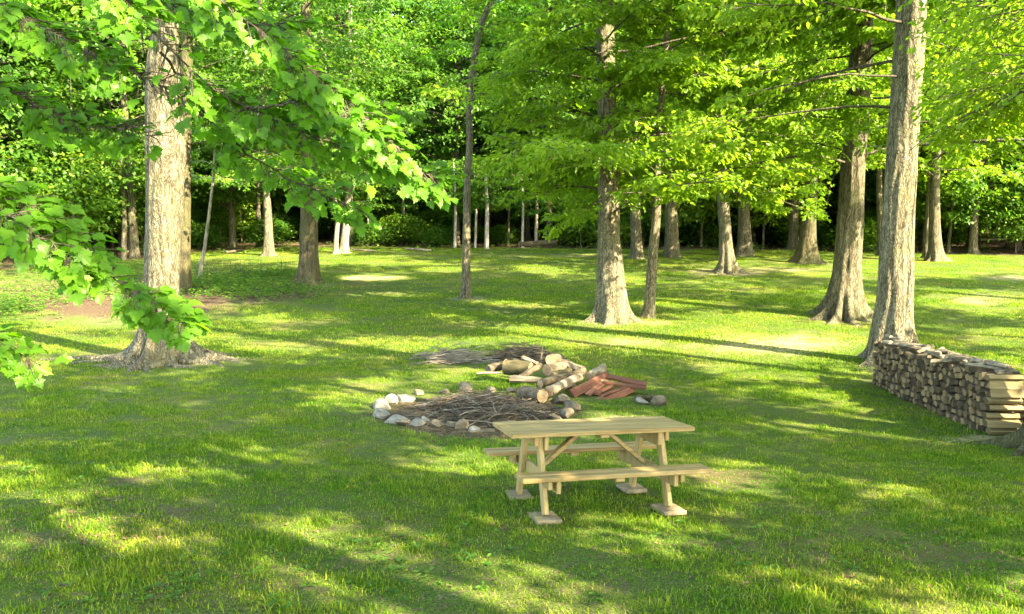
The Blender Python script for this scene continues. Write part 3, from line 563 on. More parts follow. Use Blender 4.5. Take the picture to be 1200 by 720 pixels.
simple_tree('beech_tree', 'shaded trunk with wide rooty base at the far edge of the lawn', g13, [(946, 290, 19), (948, 260, 16), (950, 225, 14)], 20, B_MOSS, .50, .45, 14, (4.2, 18, 44, lambda t: 5.8 - 1.4 * t, (.0, .5)), .24, 44, M_BEECH, .48, True, tmpl=LEAF2, seg=28)
t14, b14 = simple_tree('beech_tree', 'leaning thick grooved trunk with a wide flared base near the woodpile', g14, [(990, 345, 34), (992, 320, 31), (994, 292, 30), (998, 240, 28), (1000, 192, 27), (1006, 110, 25)], 20, B_GREY, .50, .50, 15, (4.3, 18, 72, lambda t: 5.8 - 1.4 * t, (-.05, .45), .30), .185, 64, M_BEECH, .36, True, seg=48, furrow=.022, lobes=9, clear=((972, 190, 1024, 375), (1034, 0, 1088, 400), (838, 240, 864, 325)), lbark=B_DARK)
t15, b15 = simple_tree('maple_tree', 'tall sunlit furrowed trunk standing against the end of the woodpile', g15, [(1045, 391, 41), (1048, 350, 38), (1053, 234, 34), (1062, 117, 33), (1069, 0, 32)], 21, B_LIGHT, .42, .55, 16, (3.7, 18, 62, lambda t: 5.2 - 1.4 * t, (-.05, .45), .30), .165, 60, M_BEECH, .34, True, seg=52, furrow=.022, clear=((1024, 150, 1086, 400), (1030, 0, 1050, 150), (1060, 80, 1086, 150), (972, 195, 1024, 375)), lbark=B_DARK)
simple_tree('forest_edge_tree', 'dark trunk at the far edge of the lawn behind the furrowed tree', g16, [(1096, 290, 14), (1095, 260, 12), (1095, 230, 11)], 19, B_GREY, .3, .4, 17, (5, 18, 44, lambda t: 5.4, (.0, .5)), .24, 44, M_BEECH, .46, True, tmpl=LEAF2)
simple_tree('forest_edge_tree', 'thin pale trunk touching the dark trunk at the far lawn edge', g16b, [(1086, 285, 8), (1088, 255, 7), (1089, 230, 6.5)], 16, B_LIGHT, .12, .3, 18, (7, 15, 12, lambda t: 3.2, (.1, .6)), .25, 24, M_FOREST, .5, False)
simple_tree('forest_edge_tree', 'narrow pale trunk seen between the two thick grooved trunks', g17, [(1032, 280, 8), (1031, 250, 7), (1030, 220, 6.5)], 17, B_LIGHT, .15, .3, 19, (7, 16, 12, lambda t: 4, (.1, .6)), .25, 24, M_FOREST, .5, False)
# the tree whose mossy roots reach in beside the woodpile; its trunk is beyond the frame
t18, b18 = tree('maple_tree', 'mossy spreading roots of a big tree at the near end of the woodpile', 'tree', [(g18[0], g18[1], g18[2], .46), (g18[0] + .1, g18[1], 4, .40), (g18[0] + .3, g18[1] + .2, 12, .27), (g18[0] + .3, g18[1], 19, .08)], B_MOSS, .55, .45, 8, 56, .02, (), 20)
for az_, L_, r_ in ((3.15, .75, .15), (3.45, .95, .13), (3.8, .9, .12), (4.2, 1.0, .13), (2.85, .7, .12), (5.0, 1.0, .12)):
    rr = MB(); pts = []
    for k in range(9):
        t_ = k / 8; d_ = .45 + L_ * t_; a_ = az_ + .12 * math.sin(t_ * 5 + az_ * 3); x_, y_ = g18[0] + d_ * math.cos(a_), g18[1] + d_ * math.sin(a_); pts.append((x_ - b18[0], y_ - b18[1], float(ter(x_, y_)) - b18[2] + .16 * (1 - t_) ** 2 - .05 * t_))
    rr.tube(pts, [r_ * (1 - .7 * k / 8) for k in range(9)], 9, True, .06); rr.build('root', B_MOSS, t18, True)
SH = limbs_of([(g18[0], g18[1], 0, .4), (g18[0] + .3, g18[1], 19, .1)], 7.2, 18, 26, lambda t: 6.4 - .8 * t, (.2, .6), .18)
crown_of('maple_crown', SH, t18, b18, M_BEECH, .19, 34, .42, bark=B_GREY, lbark=None) if False else crown_of('maple_crown', SH, t18, b18, M_BEECH, .19, 34, .42, bark=B_GREY)
BO = [(limb_path(np.array([g18[0] + .1, g18[1], z_]), a_, e_, L_, dr_), .035, L_) for z_, a_, e_, L_, dr_ in ((5.2, 1.75, .12, 4.6, .26), (6.0, 2.0, .10, 5.0, .30), (6.6, 1.5, .1, 5.0, .32), (5.6, 1.35, .05, 4.6, .2), (6.9, 1.8, .05, 5.4, .36), (4.9, 1.55, .1, 3.8, .22), (6.3, 2.3, .1, 4.0, .30), (7.2, 2.1, .0, 4.6, .34))]
BO += [(limb_path(np.array([g18[0] + .1, g18[1], z_]), a_, .1, L_, dr_), .03, L_) for z_, a_, L_, dr_ in ((5.4, 1.6, 5.2, .30), (6.0, 1.85, 5.6, .34), (4.7, 1.7, 4.4, .26), (5.0, 1.45, 4.8, .28), (6.8, 1.65, 6.0, .38))]
BO += [(p_ + np.array([rng.normal(0, .35), rng.normal(0, .5), rng.normal(0, .35)]), r_, L_) for p_, r_, L_ in BO]
t18b = bpy.data.objects.new('bough', None); COL.objects.link(t18b); t18b.parent = t18
FB = [(limb_path(np.array([g14[0] + .25, g14[1], z_]), a_, .12, 3.4, .2), .02, 3.4) for z_, a_ in ((5.3, -1.4), (5.7, -1.9), (6.2, -1.1), (6.6, -1.6), (7.1, -2.1), (7.5, -1.2), (8.0, -1.7), (8.5, -1.4), (9.0, -1.9), (9.6, -1.3), (10.2, -1.6), (7.8, -1.5), (8.3, -1.75), (8.8, -1.45), (9.3, -1.6), (9.8, -1.75), (10.0, -1.4), (7.3, -1.65), (6.9, -1.4), (10.6, -1.5), (6.3, -1.8), (11.0, -1.5), (11.5, -1.7), (12.0, -1.4), (12.5, -1.6), (11.3, -1.3), (13, -1.55))]
t14b = bpy.data.objects.new('bough', None); COL.objects.link(t14b); t14b.parent = t14
crown_of('bough', FB, t14b, b14, M_BEECH, .165, 80, .24, curtain=True, sungap=False, bark=B_DARK, clear=((972, 186, 1024, 375), (1034, 0, 1088, 400)))
BR = [(limb_path(np.array([g15[0] + .2, g15[1], z_]), a_, e_, 4.6, .26), .03, 4.6) for z_, a_, e_ in ((3.2, .15, .12), (3.4, .5, .1), (3.5, -.2, .1), (3.9, .1, .08), (4.3, -.5, .05), (4.6, .6, .1), (5.0, .2, .1), (5.4, -.3, .1), (5.8, .5, .1), (6.3, .0, .05), (6.8, -.5, .05), (7.2, .4, .0), (4.1, .9, .0), (3.7, .45, .1))]
t15b = bpy.data.objects.new('bough', None); COL.objects.link(t15b); t15b.parent = t15
crown_of('bough', BR, t15b, b15, M_BEECH, .145, 60, .26, curtain=True, bark=B_LIGHT, clear=((1000, 0, 1086, 400),))
crown_of('bough', BO, t18b, b18, M_BEECH, .125, 46, .28, curtain=True, sungap=False, bark=B_LIGHT, clear=((1020, 0, 1086, 400), (900, 0, 1090, 330)))
# trees around the viewpoint that throw the dappled shade
for k, (x_, y_, h_, z0_, L_) in enumerate(((12.5, 3.0, 20, 5.5, 5.6), (5.2, -5.0, 20, 6.5, 5.8), (12, -5.5, 21, 6, 5.8), (17.5, 9.5, 21, 6, 5.6), (24, 18, 21, 4, 5.8), (20.5, 0, 20, 6, 5.6), (33, 27, 20, 4, 5.8), (32, 9, 21, 5, 5.6), (-2.5, -8.5, 20, 7, 5.5), (26, -6, 21, 6, 5.6), (39, 20, 20, 5, 5.8), (6.6, 1.6, 21, 6.5, 6.2), (9.4, -2.2, 21, 6, 5.8), (27, 25, 20, 4, 5.6))):
    b = np.array([x_, y_, float(ter(x_, y_))]); s_ = [(x_, y_, b[2], .36), (x_ + .2, y_, 7, .28), (x_, y_ + .2, h_, .07)]
    t, b = tree('shade_tree', 'tall leafy tree shading the lawn from beyond the open grass', 'tree', s_, B_GREY, .35, .45, 7, 24, .015, (), 40 + k, 'shade trees around the open lawn')
    crown_of('shade_crown', limbs_of(s_, z0_, h_ - 1, 36, lambda q_: L_ * (1 - .35 * q_), (.1, .6), .15), t, b, M_BEECH, .25, 36, .5, LEAF2, 2, False, True, False, bark=B_GREY)

# ------------------------------------------------------------------ the overhanging maple: its large leaves one by one
def maple_leaf(seed):
    r = np.random.default_rng(seed); half = [(0, .0), (.06, .16), (.0, .30), (.16, .27), (.18, .42), (.30, .40), (.42, .56), (.46, .40), (.56, .36), (.52, .22), (.66, .26), (.80, .17), (.78, .10), (1, 0)]
    up = [(x + r.normal(0, .012), y + r.normal(0, .012), 0) for x, y in half]; up[0] = (0, 0, 0); up[-1] = (1, 0, 0)
    def z(x, y): return .28 * abs(y) - .30 * max(x - .35, 0) ** 2 - .30 * max(abs(y) - .25, 0)
    o = [(x, y, z(x, y)) for x, y, _ in up] + [(x, -y, z(x, y) + r.normal(0, .01)) for x, y, _ in up[-2:0:-1]]
    V = [(.34, 0, -.01)] + o; n = len(o); return np.array(V), np.array([(0, 1 + k, 1 + (k + 1) % n) for k in range(n)])
ML = [maple_leaf(s) for s in range(8)]
tm = np.array([-7.6, 5.2, float(ter(-7.6, 5.2))]); s_m = [(tm[0], tm[1], tm[2], .34), (-7.5, 5.2, 5.5, .28), (-7.3, 5.2, 18, .06)]
tM, bM = tree('overhanging_maple', 'maple with broad bright green leaves whose boughs overhang the lawn', 'tree', s_m, B_GREY, .3, .4, 7, 30, .015, (), 77)
LM = [[(-7.5, 5.2, 5.6), (-5.2, 5.6, 5.9), (110, -50, 6.2), (190, 60, 6.3), (280, 130, 6.5), (380, 165, 6.6), (470, 190, 6.7), (520, 214, 6.8)],
      [(-5.2, 5.6, 5.9), (190, -60, 6.0), (290, 25, 6.2), (370, 85, 6.4), (430, 140, 6.5), (470, 178, 6.6)],
      [(-7.5, 5.2, 5.6), (-70, -30, 6.1), (50, 30, 6.3), (140, 80, 6.4), (215, 110, 6.5)],
      [(190, 60, 6.3), (250, 150, 6.9), (320, 200, 7.0), (385, 232, 7.1), (425, 246, 7.2)],
      [(-7.5, 5.2, 5.3), (-80, 60, 6.4), (30, 120, 6.6), (120, 150, 6.7), (180, 160, 6.8)],
      [(-7.5, 5.2, 4.2), (-60, 185, 5.6), (20, 225, 5.6), (90, 290, 5.6), (150, 338, 5.6), (222, 384, 5.6)],
      [(-60, 185, 5.6), (-20, 235, 5.4), (40, 272, 5.4), (105, 325, 5.4)],
      [(-7.5, 5.2, 3.6), (-60, 380, 5.5), (0, 396, 5.5), (46, 424, 5.5)],
      [(-7.5, 5.2, 6.0), (-20, -90, 6.6), (120, -20, 6.8), (230, 20, 6.9), (330, 30, 7.0)],
      [(280, 130, 6.5), (340, 120, 6.3), (400, 130, 6.3), (440, 165, 6.4)]]
CNT = [640, 450, 520, 250, 380, 420, 190, 80, 470, 140]; WID = [44, 46, 46, 34, 46, 32, 28, 20, 48, 26]
wl = []; leaves = []
for pts, n, wdt in zip(LM, CNT, WID):
    Q = np.array([at(*p) if abs(p[0]) > 8 or abs(p[1]) > 8 else np.array(p, float) for p in pts]); frac = np.concatenate([[0], np.cumsum(np.linalg.norm(np.diff(Q, axis=0), axis=1))])
    t_ = np.linspace(0, frac[-1], 26); C = np.stack([np.interp(t_, frac, Q[:, k]) for k in range(3)], 1)
    for k in (1, 2): C[1:-1] = (C[:-2] + C[1:-1] * 2 + C[2:]) / 4
    C += rng.normal(0, .012, C.shape); wl.append((C - bM, np.linspace(.019 if len(pts) > 5 else .012, .003, 26)))
    px_, py_, dd_ = proj(C); inv = (px_ > -60) & (py_ > -50); ti = np.where(inv)[0]; lo_ = max(ti[0], 1) if len(ti) else 8
    done = 0
    while done < n:
        f = lo_ + (25 - lo_) * rng.random() ** .9; k = min(int(f), 24); p = C[k] + (C[k + 1] - C[k]) * (f - k); tg = nrm(C[k + 1] - C[k]); wd = wdt / F * dd_[k]
        sd_ = rng.choice((-1, 1)); bb = nrm(np.cross(tg, np.array([0, -.55, .84]))); nl = rng.integers(3, 6); Lt = wd * rng.uniform(.5, 1.6) * (1.15 - .5 * (f / 25)); dir_ = nrm(bb * sd_ + tg * rng.uniform(.4, 1.1) + np.array([0, 0, -.12]) + rng.normal(0, .12, 3))
        wl.append((np.array([p, p + dir_ * Lt * .5 + rng.normal(0, .008, 3), p + dir_ * Lt]) - bM, np.array([.005, .004, .002])))
        for q_ in range(nl):
            u_ = (q_ + 1) / nl; pp = p + dir_ * Lt * u_; ld = nrm(dir_ * (.5 + .5 * u_) + nrm(np.cross(dir_, [0, 0, 1])) * rng.choice((-1, 1)) * (1.1 - .8 * u_) + np.array([0, 0, -.42]) + rng.normal(0, .25, 3))
            pet = .035; lp = pp + ld * pet; nn_ = nrm(np.array([rng.normal(0, .3), -.42, .85]) + rng.normal(0, .22, 3)); leaves.append((lp, ld, nn_, rng.uniform(.075, .13))); done += 1
            wx_, wy_, _w = proj(lp + ld * .06)
            if 158 < wx_ < 226 and 25 < wy_ < 335 and rng.random() < .9: leaves.pop(); continue
            wl.append((np.array([pp, lp + ld * .004]) - bM, np.array([.0022, .0016])))
V, Fq = tubes_np(wl, 5); bo = link('branches', npmesh('branches', V, Fq, smooth=True), tM, B_DARK); bo['kind'] = 'stuff'
scr = []
for k, (lp, ld, nn_, s_) in enumerate(leaves):
    x_, y_, d_ = proj(lp); scr.append(-(s_ / d_) if (-10 < x_ < 1210 and -10 < y_ < 730) else 1)
order = np.argsort(scr); MLM = []
for k, (T, Ft) in enumerate(ML):
    me = npmesh('leaf', T, Ft, {'lv': np.full(len(T), .25 + .07 * k)}); me.materials.append(M_MAPLE); MLM.append(me)
for r_, k in enumerate(order[:300]):
    lp, ld, nn_, s_ = leaves[k]; b_ = nrm(np.cross(nn_, ld)); n2 = np.cross(ld, b_); o = link('leaf', MLM[r_ % 8], tM)
    Mx = Matrix(((ld[0] * s_, b_[0] * s_, n2[0] * s_, lp[0] - bM[0]), (ld[1] * s_, b_[1] * s_, n2[1] * s_, lp[1] - bM[1]), (ld[2] * s_, b_[2] * s_, n2[2] * s_, lp[2] - bM[2]), (0, 0, 0, 1))); o.matrix_local = Mx
rest = [leaves[k] for k in order[300:]]
me = leaves_mesh('foliage', np.array([q_[0] for q_ in rest]) - bM, np.array([q_[1] for q_ in rest]), np.array([q_[2] for q_ in rest]), np.array([q_[3] for q_ in rest]), ML[0], rng.uniform(.2, .8, len(rest))); link('foliage', me, tM, M_MAPLE)['kind'] = 'stuff'
crown_of('maple_crown', limbs_of(s_m, 7.5, 17, 16, lambda t: 4.2 - 1.2 * t, (.3, .7)), tM, bM, M_MAPLE, .2, 26, .5, bark=B_GREY)

# ------------------------------------------------------------------ the woods behind
def forest_crown(seed, zb, zt, rad, ncl, per, size, mat, base_r=.5):
    r = np.random.default_rng(seed); z = zb + (zt - zb) * r.random(ncl) ** .9; f = (z - zb) / (zt - zb); R_ = rad * np.sqrt(np.clip(np.sin(np.pi * (.12 + .85 * f)), .05, 1)); a = r.uniform(0, 6.28, ncl); q_ = R_ * np.sqrt(r.random(ncl)) ** .7
    C = np.stack([q_ * np.cos(a), q_ * np.sin(a), z], 1); w = r.uniform(.5, 1.15, ncl); out = np.stack([np.cos(a), np.sin(a), 0 * a], 1)
    o = r.normal(0, 1, (ncl, per, 3)) * np.array([.62, .62, .17]) * w[:, None, None]; dist = (o[..., :2] ** 2).sum(-1)
    o[..., 2] -= .22 * dist
    P = (C[:, None] + o).reshape(-1, 3); D = (out[:, None] + r.normal(0, .8, (ncl, per, 3)) + np.array([0, 0, -.3])).reshape(-1, 3); N = np.array([0, 0, 1.]) + out[:, None] * .35 + r.normal(0, .35, (ncl, per, 3))
    lv = np.clip(np.repeat(np.clip(.45 + r.normal(0, .2, ncl), 0, 1), per) + r.normal(0, .1, ncl * per), 0, 1)
    me = leaves_mesh('forest_crown', P, D, N.reshape(-1, 3), size * r.uniform(.7, 1.25, len(P)), LEAF2, lv); me.materials.append(mat)
    V, Fq = tubes_np([(np.array([[0, 0, c[2] - .8 * min(1, q2 / 3) - .4], [c[0] * .55, c[1] * .55, c[2] - .3], [c[0], c[1], c[2] - .05]]), np.array([.05, .03, .012])) for c, q2 in zip(C[::2], q_[::2])], 4)
    bm_ = npmesh('forest_branches', V, Fq); bm_.materials.append(B_DARK); return me, bm_
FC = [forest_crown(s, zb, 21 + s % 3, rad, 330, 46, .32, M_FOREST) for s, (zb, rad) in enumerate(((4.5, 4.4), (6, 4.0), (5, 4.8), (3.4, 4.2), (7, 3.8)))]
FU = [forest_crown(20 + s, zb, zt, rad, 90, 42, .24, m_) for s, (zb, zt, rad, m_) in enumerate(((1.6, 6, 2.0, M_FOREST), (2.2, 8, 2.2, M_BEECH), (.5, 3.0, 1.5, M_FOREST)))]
FT = []
for k in range(4):
    s_ = [(0, 0, 0, .17 + .05 * k), (.1 * (k - 1), .05, 6, .14 + .035 * k), (.25 * (k - 1.5), -.1, 14, .09 + .02 * k), (.2, 0, 21, .03)]
    me = trunk_mesh('forest_trunk', s_, (0, 0, 0), .16, .4, 6, 12, .01, (), 90 + k, .6, .5); me.materials.append((B_DARK, B_GREY, B_DARK, B_GREY)[k]); FT.append(me)
FTT = []
for k in range(3):
    s_ = [(0, 0, 0, .055 + .015 * k), (.08 * (k - 1), .05, 3, .045 + .012 * k), (.3 * (k - 1), -.1, 8, .03), (.4 * (k - 1), 0, 11, .012)]
    me = trunk_mesh('young_trunk', s_, (0, 0, 0), .05, .2, 5, 8, .004, (), 95 + k, .6, .4); me.materials.append((B_DARK, B_GREY, B_LIGHT)[k]); FTT.append(me)
occ = [g[:2] for g in (g1, g2, g3, g5, g6, g8, g10, g10b, g11, g12, g13, g16, g17)]
def place(n, dmin, d0, d1, fn, amp=.72, tries=60):
    c = 0
    for _ in range(n * tries):
        if c >= n: break
        Y = d0 + (d1 - d0) * rng.random() ** 1.1; u = rng.uniform(-1, 1); X = u * (amp * Y + 4)
        x_, y_, d_ = proj(np.array([X, Y, float(ter(X, Y))]))
        if y_ > np.interp(x_, EDGE[:, 0], EDGE[:, 1]) - 1.0: continue
        if min((X - q_[0]) ** 2 + (Y - q_[1]) ** 2 for q_ in occ) < dmin * dmin: continue
        occ.append((X, Y)); fn(X, Y, c); c += 1
    return c
def put_forest(X, Y, k):
    t = thing('forest_tree', (X, Y, float(ter(X, Y)) - .05), 'tall dark-trunked tree in the dense woods beyond the lawn', 'tree', 'trees of the woods beyond the lawn', rng.uniform(0, 6.28)); s_ = rng.uniform(.85, 1.15); t.scale = (s_, s_, s_)
    q_ = int(rng.integers(0, 5)); link('trunk', FT[int(rng.integers(0, 4))], t)
    link('crown', FC[q_][0], t)['kind'] = 'stuff'; link('branches', FC[q_][1], t)['kind'] = 'stuff'
def put_thin(X, Y, k):
    t = thing('young_forest_tree', (X, Y, float(ter(X, Y)) - .05), 'thin young tree among the trunks of the dense woods', 'tree', 'thin young trees in the woods', rng.uniform(0, 6.28)); s_ = rng.uniform(.7, 1.2); t.scale = (s_, s_, s_)
    link('trunk', FTT[int(rng.integers(0, 3))], t)
    if rng.random() < .8:
        q_ = int(rng.integers(0, 2)); link('crown', FU[q_][0], t)['kind'] = 'stuff'
def put_bush(X, Y, k):
    t = thing('forest_shrub', (X, Y, float(ter(X, Y)) - .05), 'leafy green shrub growing low in the dark woods', 'shrub', 'shrubs under the woods', rng.uniform(0, 6.28)); s_ = rng.uniform(.5, 1.1); t.scale = (s_, s_, s_ * .8)
    link('foliage', FU[2][0], t)['kind'] = 'stuff'; link('stem', FU[2][1], t)['kind'] = 'stuff'
nF = place(165, 3.6, 34, 105, put_forest); place(80, 4.0, 92, 135, put_forest); nT = place(215, 1.1, 34, 95, put_thin); nB = place(190, 1.5, 50, 105, put_bush)
# pale slender trunks that catch the light at the wood's edge
for k, (x_, y_, w_, lab) in enumerate(((145, 304, 6, 'pale leaning slender trunk lit beyond the big maple'), (98, 296, 6, 'slender grey trunk deep left of the lit leaning trunk'), (431, 288, 3.5, 'thin sunlit trunk just past the twin-stemmed tree'), (472, 286, 4, 'thin whitish sapling midway to the curved young tree'),
        (533, 291, 3.5, 'whitish sapling just beside the curved young tree'), (557, 291, 3, 'thin bent whitish sapling right behind the curved young tree'), (570, 292, 5, 'brightest white sapling past the curved young tree'), (612, 290, 3, 'leaning thin sapling before the fallen log'), (628, 289, 4, 'white sapling at the end of the fallen log'))):
    p = G(x_, y_); s_ = onto(p, [(x_ + .5, y_ - 20, w_), (x_ + 1, y_ - 50, w_ * .85), (x_ - 1, y_ - 85, w_ * .7)], 7, .02)
    t, b = tree('slender_tree', lab, 'tree', s_, B_WHITE if k > 1 else B_LIGHT, .05, .25, 5, 10, .004, (), 200 + k, 'pale slender trunks at the edge of the woods')
    L_ = limbs_of(s_, 3.6, 7, 14, lambda q_: 2.0, (.1, .6)); crown_of('slender_crown', L_, t, b, M_FOREST, .24, 26, .4, LEAF2, 1, False, False, False, bark=B_GREY)

# ------------------------------------------------------------------ picnic table on its four concrete pads
TX, TY, TRZ, TSX, TSY = .792, 7.912, .285, -.033, -.066
TL, TW, TH, TB, TS, BW, LX, LY = 1.875, .711, .794, .459, .709, .25, .629, .421
tz = 0.0
ez = Vector((-TSX, -TSY, 1)).normalized(); ex = Vector((1, 0, TSX)).normalized(); ey = ez.cross(ex)
Rt = Matrix.Rotation(TRZ, 3, 'Z') @ Matrix((ex, ey, ez)).transposed()
def tw(x, y, z): return np.array(Rt @ Vector((x, y, z))) + np.array([TX, TY, tz])
tb = thing('picnic_table', (TX, TY, tz), 'new pale wooden picnic table with attached benches on the grass', 'picnic table'); tb.rotation_euler = Rt.to_euler()
PT = .040
bwid = TW / 5
for k in range(5):
    m = MB(); m.box((0, -TW / 2 + bwid * (k + .5), TH - PT / 2 + random.uniform(-.001, .001)), (TL + random.uniform(-.006, .006), bwid - .009, PT), None, .004); m.build('tabletop_board', M_PINE, tb)
for s in (-1, 1):
    for k in range(2):
        m = MB(); m.box((0, s * (TS - BW * .25 - BW * .5 * k), TB - PT / 2), (TL, BW / 2 - .009, PT), None, .004); m.build('bench_board', M_PINE, tb)
    for xx in (-LX, 0, LX):
        m = MB(); w_ = .09 if xx == 0 else .038
        if xx == 0: m.box((0, s * (TS - BW / 2), TB - PT - .019), (w_, BW * .86, .036)); m.build('bench_cleat', M_PINEY, tb)
m = MB(); m.box((0, 0, TH - PT - .019), (.09, TW * .9, .036)); m.build('table_cleat', M_PINEY, tb)
for s in (-1, 1):
    xo = s * LX
    for q in (-.0, ):
        m = MB(); m.box((xo - s * .045, 0, TH - PT - .068), (.040, TW * .86, .132)); m.build('top_support', M_PINEY, tb)
        m = MB(); m.box((xo + s * .045, 0, TH - PT - .05), (.040, TW * .80, .095)); m.build('top_support', M_PINEY, tb)
    m = MB(); m.box((xo - s * .045, 0, TB - PT - .062), (.040, TS * 2 - .10, .120)); m.build('seat_support', M_PINEY, tb)
    for e in (-1, 1):
        m = MB(); top = (xo, e * .20, TH - PT - .004); bot = (xo, e * (LY + .0), .045); m.bar(bot, top, .095, .046, (1, 0, 0)); m.build('leg', M_PINEY, tb)
        m = MB(); m.box((xo + s * .03, e * (TS - .14), TB - PT - .045), (.04, .14, .085)); m.build('bench_block', M_PINEY, tb)
    m = MB(); m.bar((xo - s * .07, 0, TB - PT - .03), (s * .17, 0, TH - PT - .05), .04, .085, (0, 1, 0)); m.build('brace', M_PINE, tb)
for (sx, sy, lab) in ((-1, -1, 'concrete pad under the table leg nearest the viewpoint, pinkish and chipped'), (1, -1, 'thin concrete pad under the front leg at the far bench end'), (-1, 1, 'concrete pad under the rear leg closest to the fire ring'), (1, 1, 'concrete pad under the rear leg in the table shade')):
    p = tw(sx * LX, sy * LY, 0.0); o = thing('concrete_pad', (p[0], p[1], p[2] + .018), lab, 'concrete block', 'pads under the picnic table')
    m = MB(); m.box((0, 0, .0), (.24, .30, .044), None, .008); c = m.build('slab', M_CONC, o); o.rotation_euler = (Rt @ Matrix.Rotation(random.uniform(-.1, .1), 3, 'Z')).to_euler(); PITS.append((p[0], p[1], .20))

# ------------------------------------------------------------------ lumps, logs and boards
def lump(name, r, seed, mat, flat=.7, sub=2):
    rg = random.Random(seed); bm = bmesh.new(); bmesh.ops.create_icosphere(bm, subdivisions=sub, radius=1)
    pl = [Vector((rg.gauss(0, 1), rg.gauss(0, 1), rg.gauss(0, 1))).normalized() for _ in range(9)]; dd = [rg.uniform(.38, .8) for _ in pl]
    for v in bm.verts:
        for n_, d_ in zip(pl, dd):
            q_ = v.co.dot(n_)
            if q_ > d_: v.co -= n_ * (q_ - d_)
        v.co += Vector((rg.gauss(0, .015), rg.gauss(0, .015), rg.gauss(0, .015)))
        v.co = Vector((v.co.x * r[0], v.co.y * r[1], v.co.z * r[2]))
    me = bpy.data.meshes.new(name); bm.to_mesh(me); bm.free(); me.materials.append(mat); return me
fc = G(560, 488); FR = (1.48, 1.12)
PLACE = ['under the brush', 'by the brush']
stones = [((446, 490), (.15, .12, .10), 1, 'pale grey stone at the outermost end of the fire ring'), ((449, 480), (.16, .13, .12), 1, 'white rounded stone behind the outermost ring stone'), ((461, 496), (.19, .12, .07), 1, 'flat white slab stone tipped outward on the fire ring'),
          ((458, 474), (.14, .11, .10), 1, 'squarish whitish stone on the far curve of the ring'), ((473, 471), (.18, .11, .09), 1, 'long pale stone closing the far curve of the ring'), ((475, 499), (.13, .10, .09), 0, 'dark brownish stone wedged between two white ring stones'), ((487, 500), (.16, .11, .09), 1, 'angular grey-white stone leaning into the fire ring'),
          ((497, 498), (.10, .08, .08), 1, 'small pale stone next to the angular ring stone'), ((512, 502), (.13, .10, .09), 0, 'brown stone on the near side of the fire ring'), ((530, 504), (.14, .11, .10), 0, 'reddish brown stone under the brush on the near ring side'), ((543, 506), (.15, .11, .11), 0, 'cracked pinkish brown stone half way along the near ring'),
          ((558, 508), (.13, .10, .07), 1, 'low grey stone near the table corner'), ((570, 509), (.11, .09, .06), 0, 'small dark stone hard by the table corner'), ((490, 463), (.13, .10, .07), 0, 'low brown stone on the far side of the fire ring'), ((520, 461), (.12, .09, .06), 0, 'half buried brown stone on the far ring edge'), ((545, 460), (.15, .11, .12), 0, 'upright rounded stone on the far edge of the ring'),
          ((575, 461), (.12, .09, .08), 0, 'flat brown stone behind the brush pile'), ((600, 462), (.14, .10, .09), 0, 'brown stone near the sawn log end'), ((655, 472), (.20, .13, .10), 0, 'wide tan stone just before the sawn log'), ((668, 481), (.17, .13, .10), 0, 'sandy stone at the end of the ring by the red boards'), ((664, 489), (.16, .12, .08), 0, 'low sandy stone at the ring edge behind the tabletop'), ((652, 494), (.13, .1, .08), 0, 'small sandy stone above the tabletop edge')]
for k, (p_, r_, w_, lab) in enumerate(stones):
    p = G(*p_); r_ = tuple(1.2 * q_ for q_ in r_); o = link('stone', lump('stone', r_, 300 + k, M_STONE if w_ else M_STONEB)); o.location = (p[0], p[1], p[2] + r_[2] * .45); o.rotation_euler = (random.uniform(-.25, .25), random.uniform(-.25, .25), random.uniform(0, 6)); tag(o, lab, 'stone', 'stones of the fire ring'); PITS.append((p[0], p[1], r_[0]))
for p_, r_, mt, nm, lab in (((752, 474), (.16, .11, .10), M_STONE, 'stone', 'white chunk lying in the grass past the red boards'), ((772, 476), (.14, .12, .13), M_STONEB, 'stone', 'brown round stone in the grass past the white chunk'), ((762, 471), (.12, .10, .09), M_LOGMOSS, 'stone', 'dark lump filling the shaded gap between the white chunk and the brown stone')):  # the last is an added dark lump filling the shaded gap
    p = G(*p_); o = link(nm, lump('stone', r_, hash(p_) % 99, mt)); o.location = (p[0], p[1], p[2] + r_[2] * .5); tag(o, lab, 'stone'); PITS.append((p[0], p[1], r_[0]))
# ash and soil mound inside the ring
n_ = 40; V = [(0, 0, .12)]; Fm = []
for k in range(1, 9):
    for j_ in range(n_):
        a = 2 * math.pi * j_ / n_; q_ = k / 8; V.append((FR[0] * q_ * math.cos(a), FR[1] * 1.55 * q_ * math.sin(a), .13 * (1 - q_ ** 2) + random.uniform(-.02, .02) - .02 * q_))
Fm = [(0, 1 + j_, 1 + (j_ + 1) % n_) for j_ in range(n_)] + [(1 + (k - 1) * n_ + j_, 1 + (k - 1) * n_ + (j_ + 1) % n_, 1 + k * n_ + (j_ + 1) % n_, 1 + k * n_ + j_) for k in range(1, 8) for j_ in range(n_)]
V = [(x, y, z + float(ter(fc[0] + x, fc[1] + y)) - fc[2]) for x, y, z in V]
me = bpy.data.meshes.new('ash_bed'); me.from_pydata(V, [], Fm); me.polygons.foreach_set('use_smooth', np.ones(len(Fm), bool))
for a_, v_ in (('litter', 0.), ('dirt_sunlit', 0.), ('ash', 1.)):
    q_ = me.attributes.new(a_, 'FLOAT', 'POINT'); q_.data.foreach_set('value', np.full(len(V), v_, np.float32))
o = link('ash_bed', me, None, M_GROUND); o.location = fc; tag(o, 'dark ash and soil heaped in the fire ring', kind='structure')
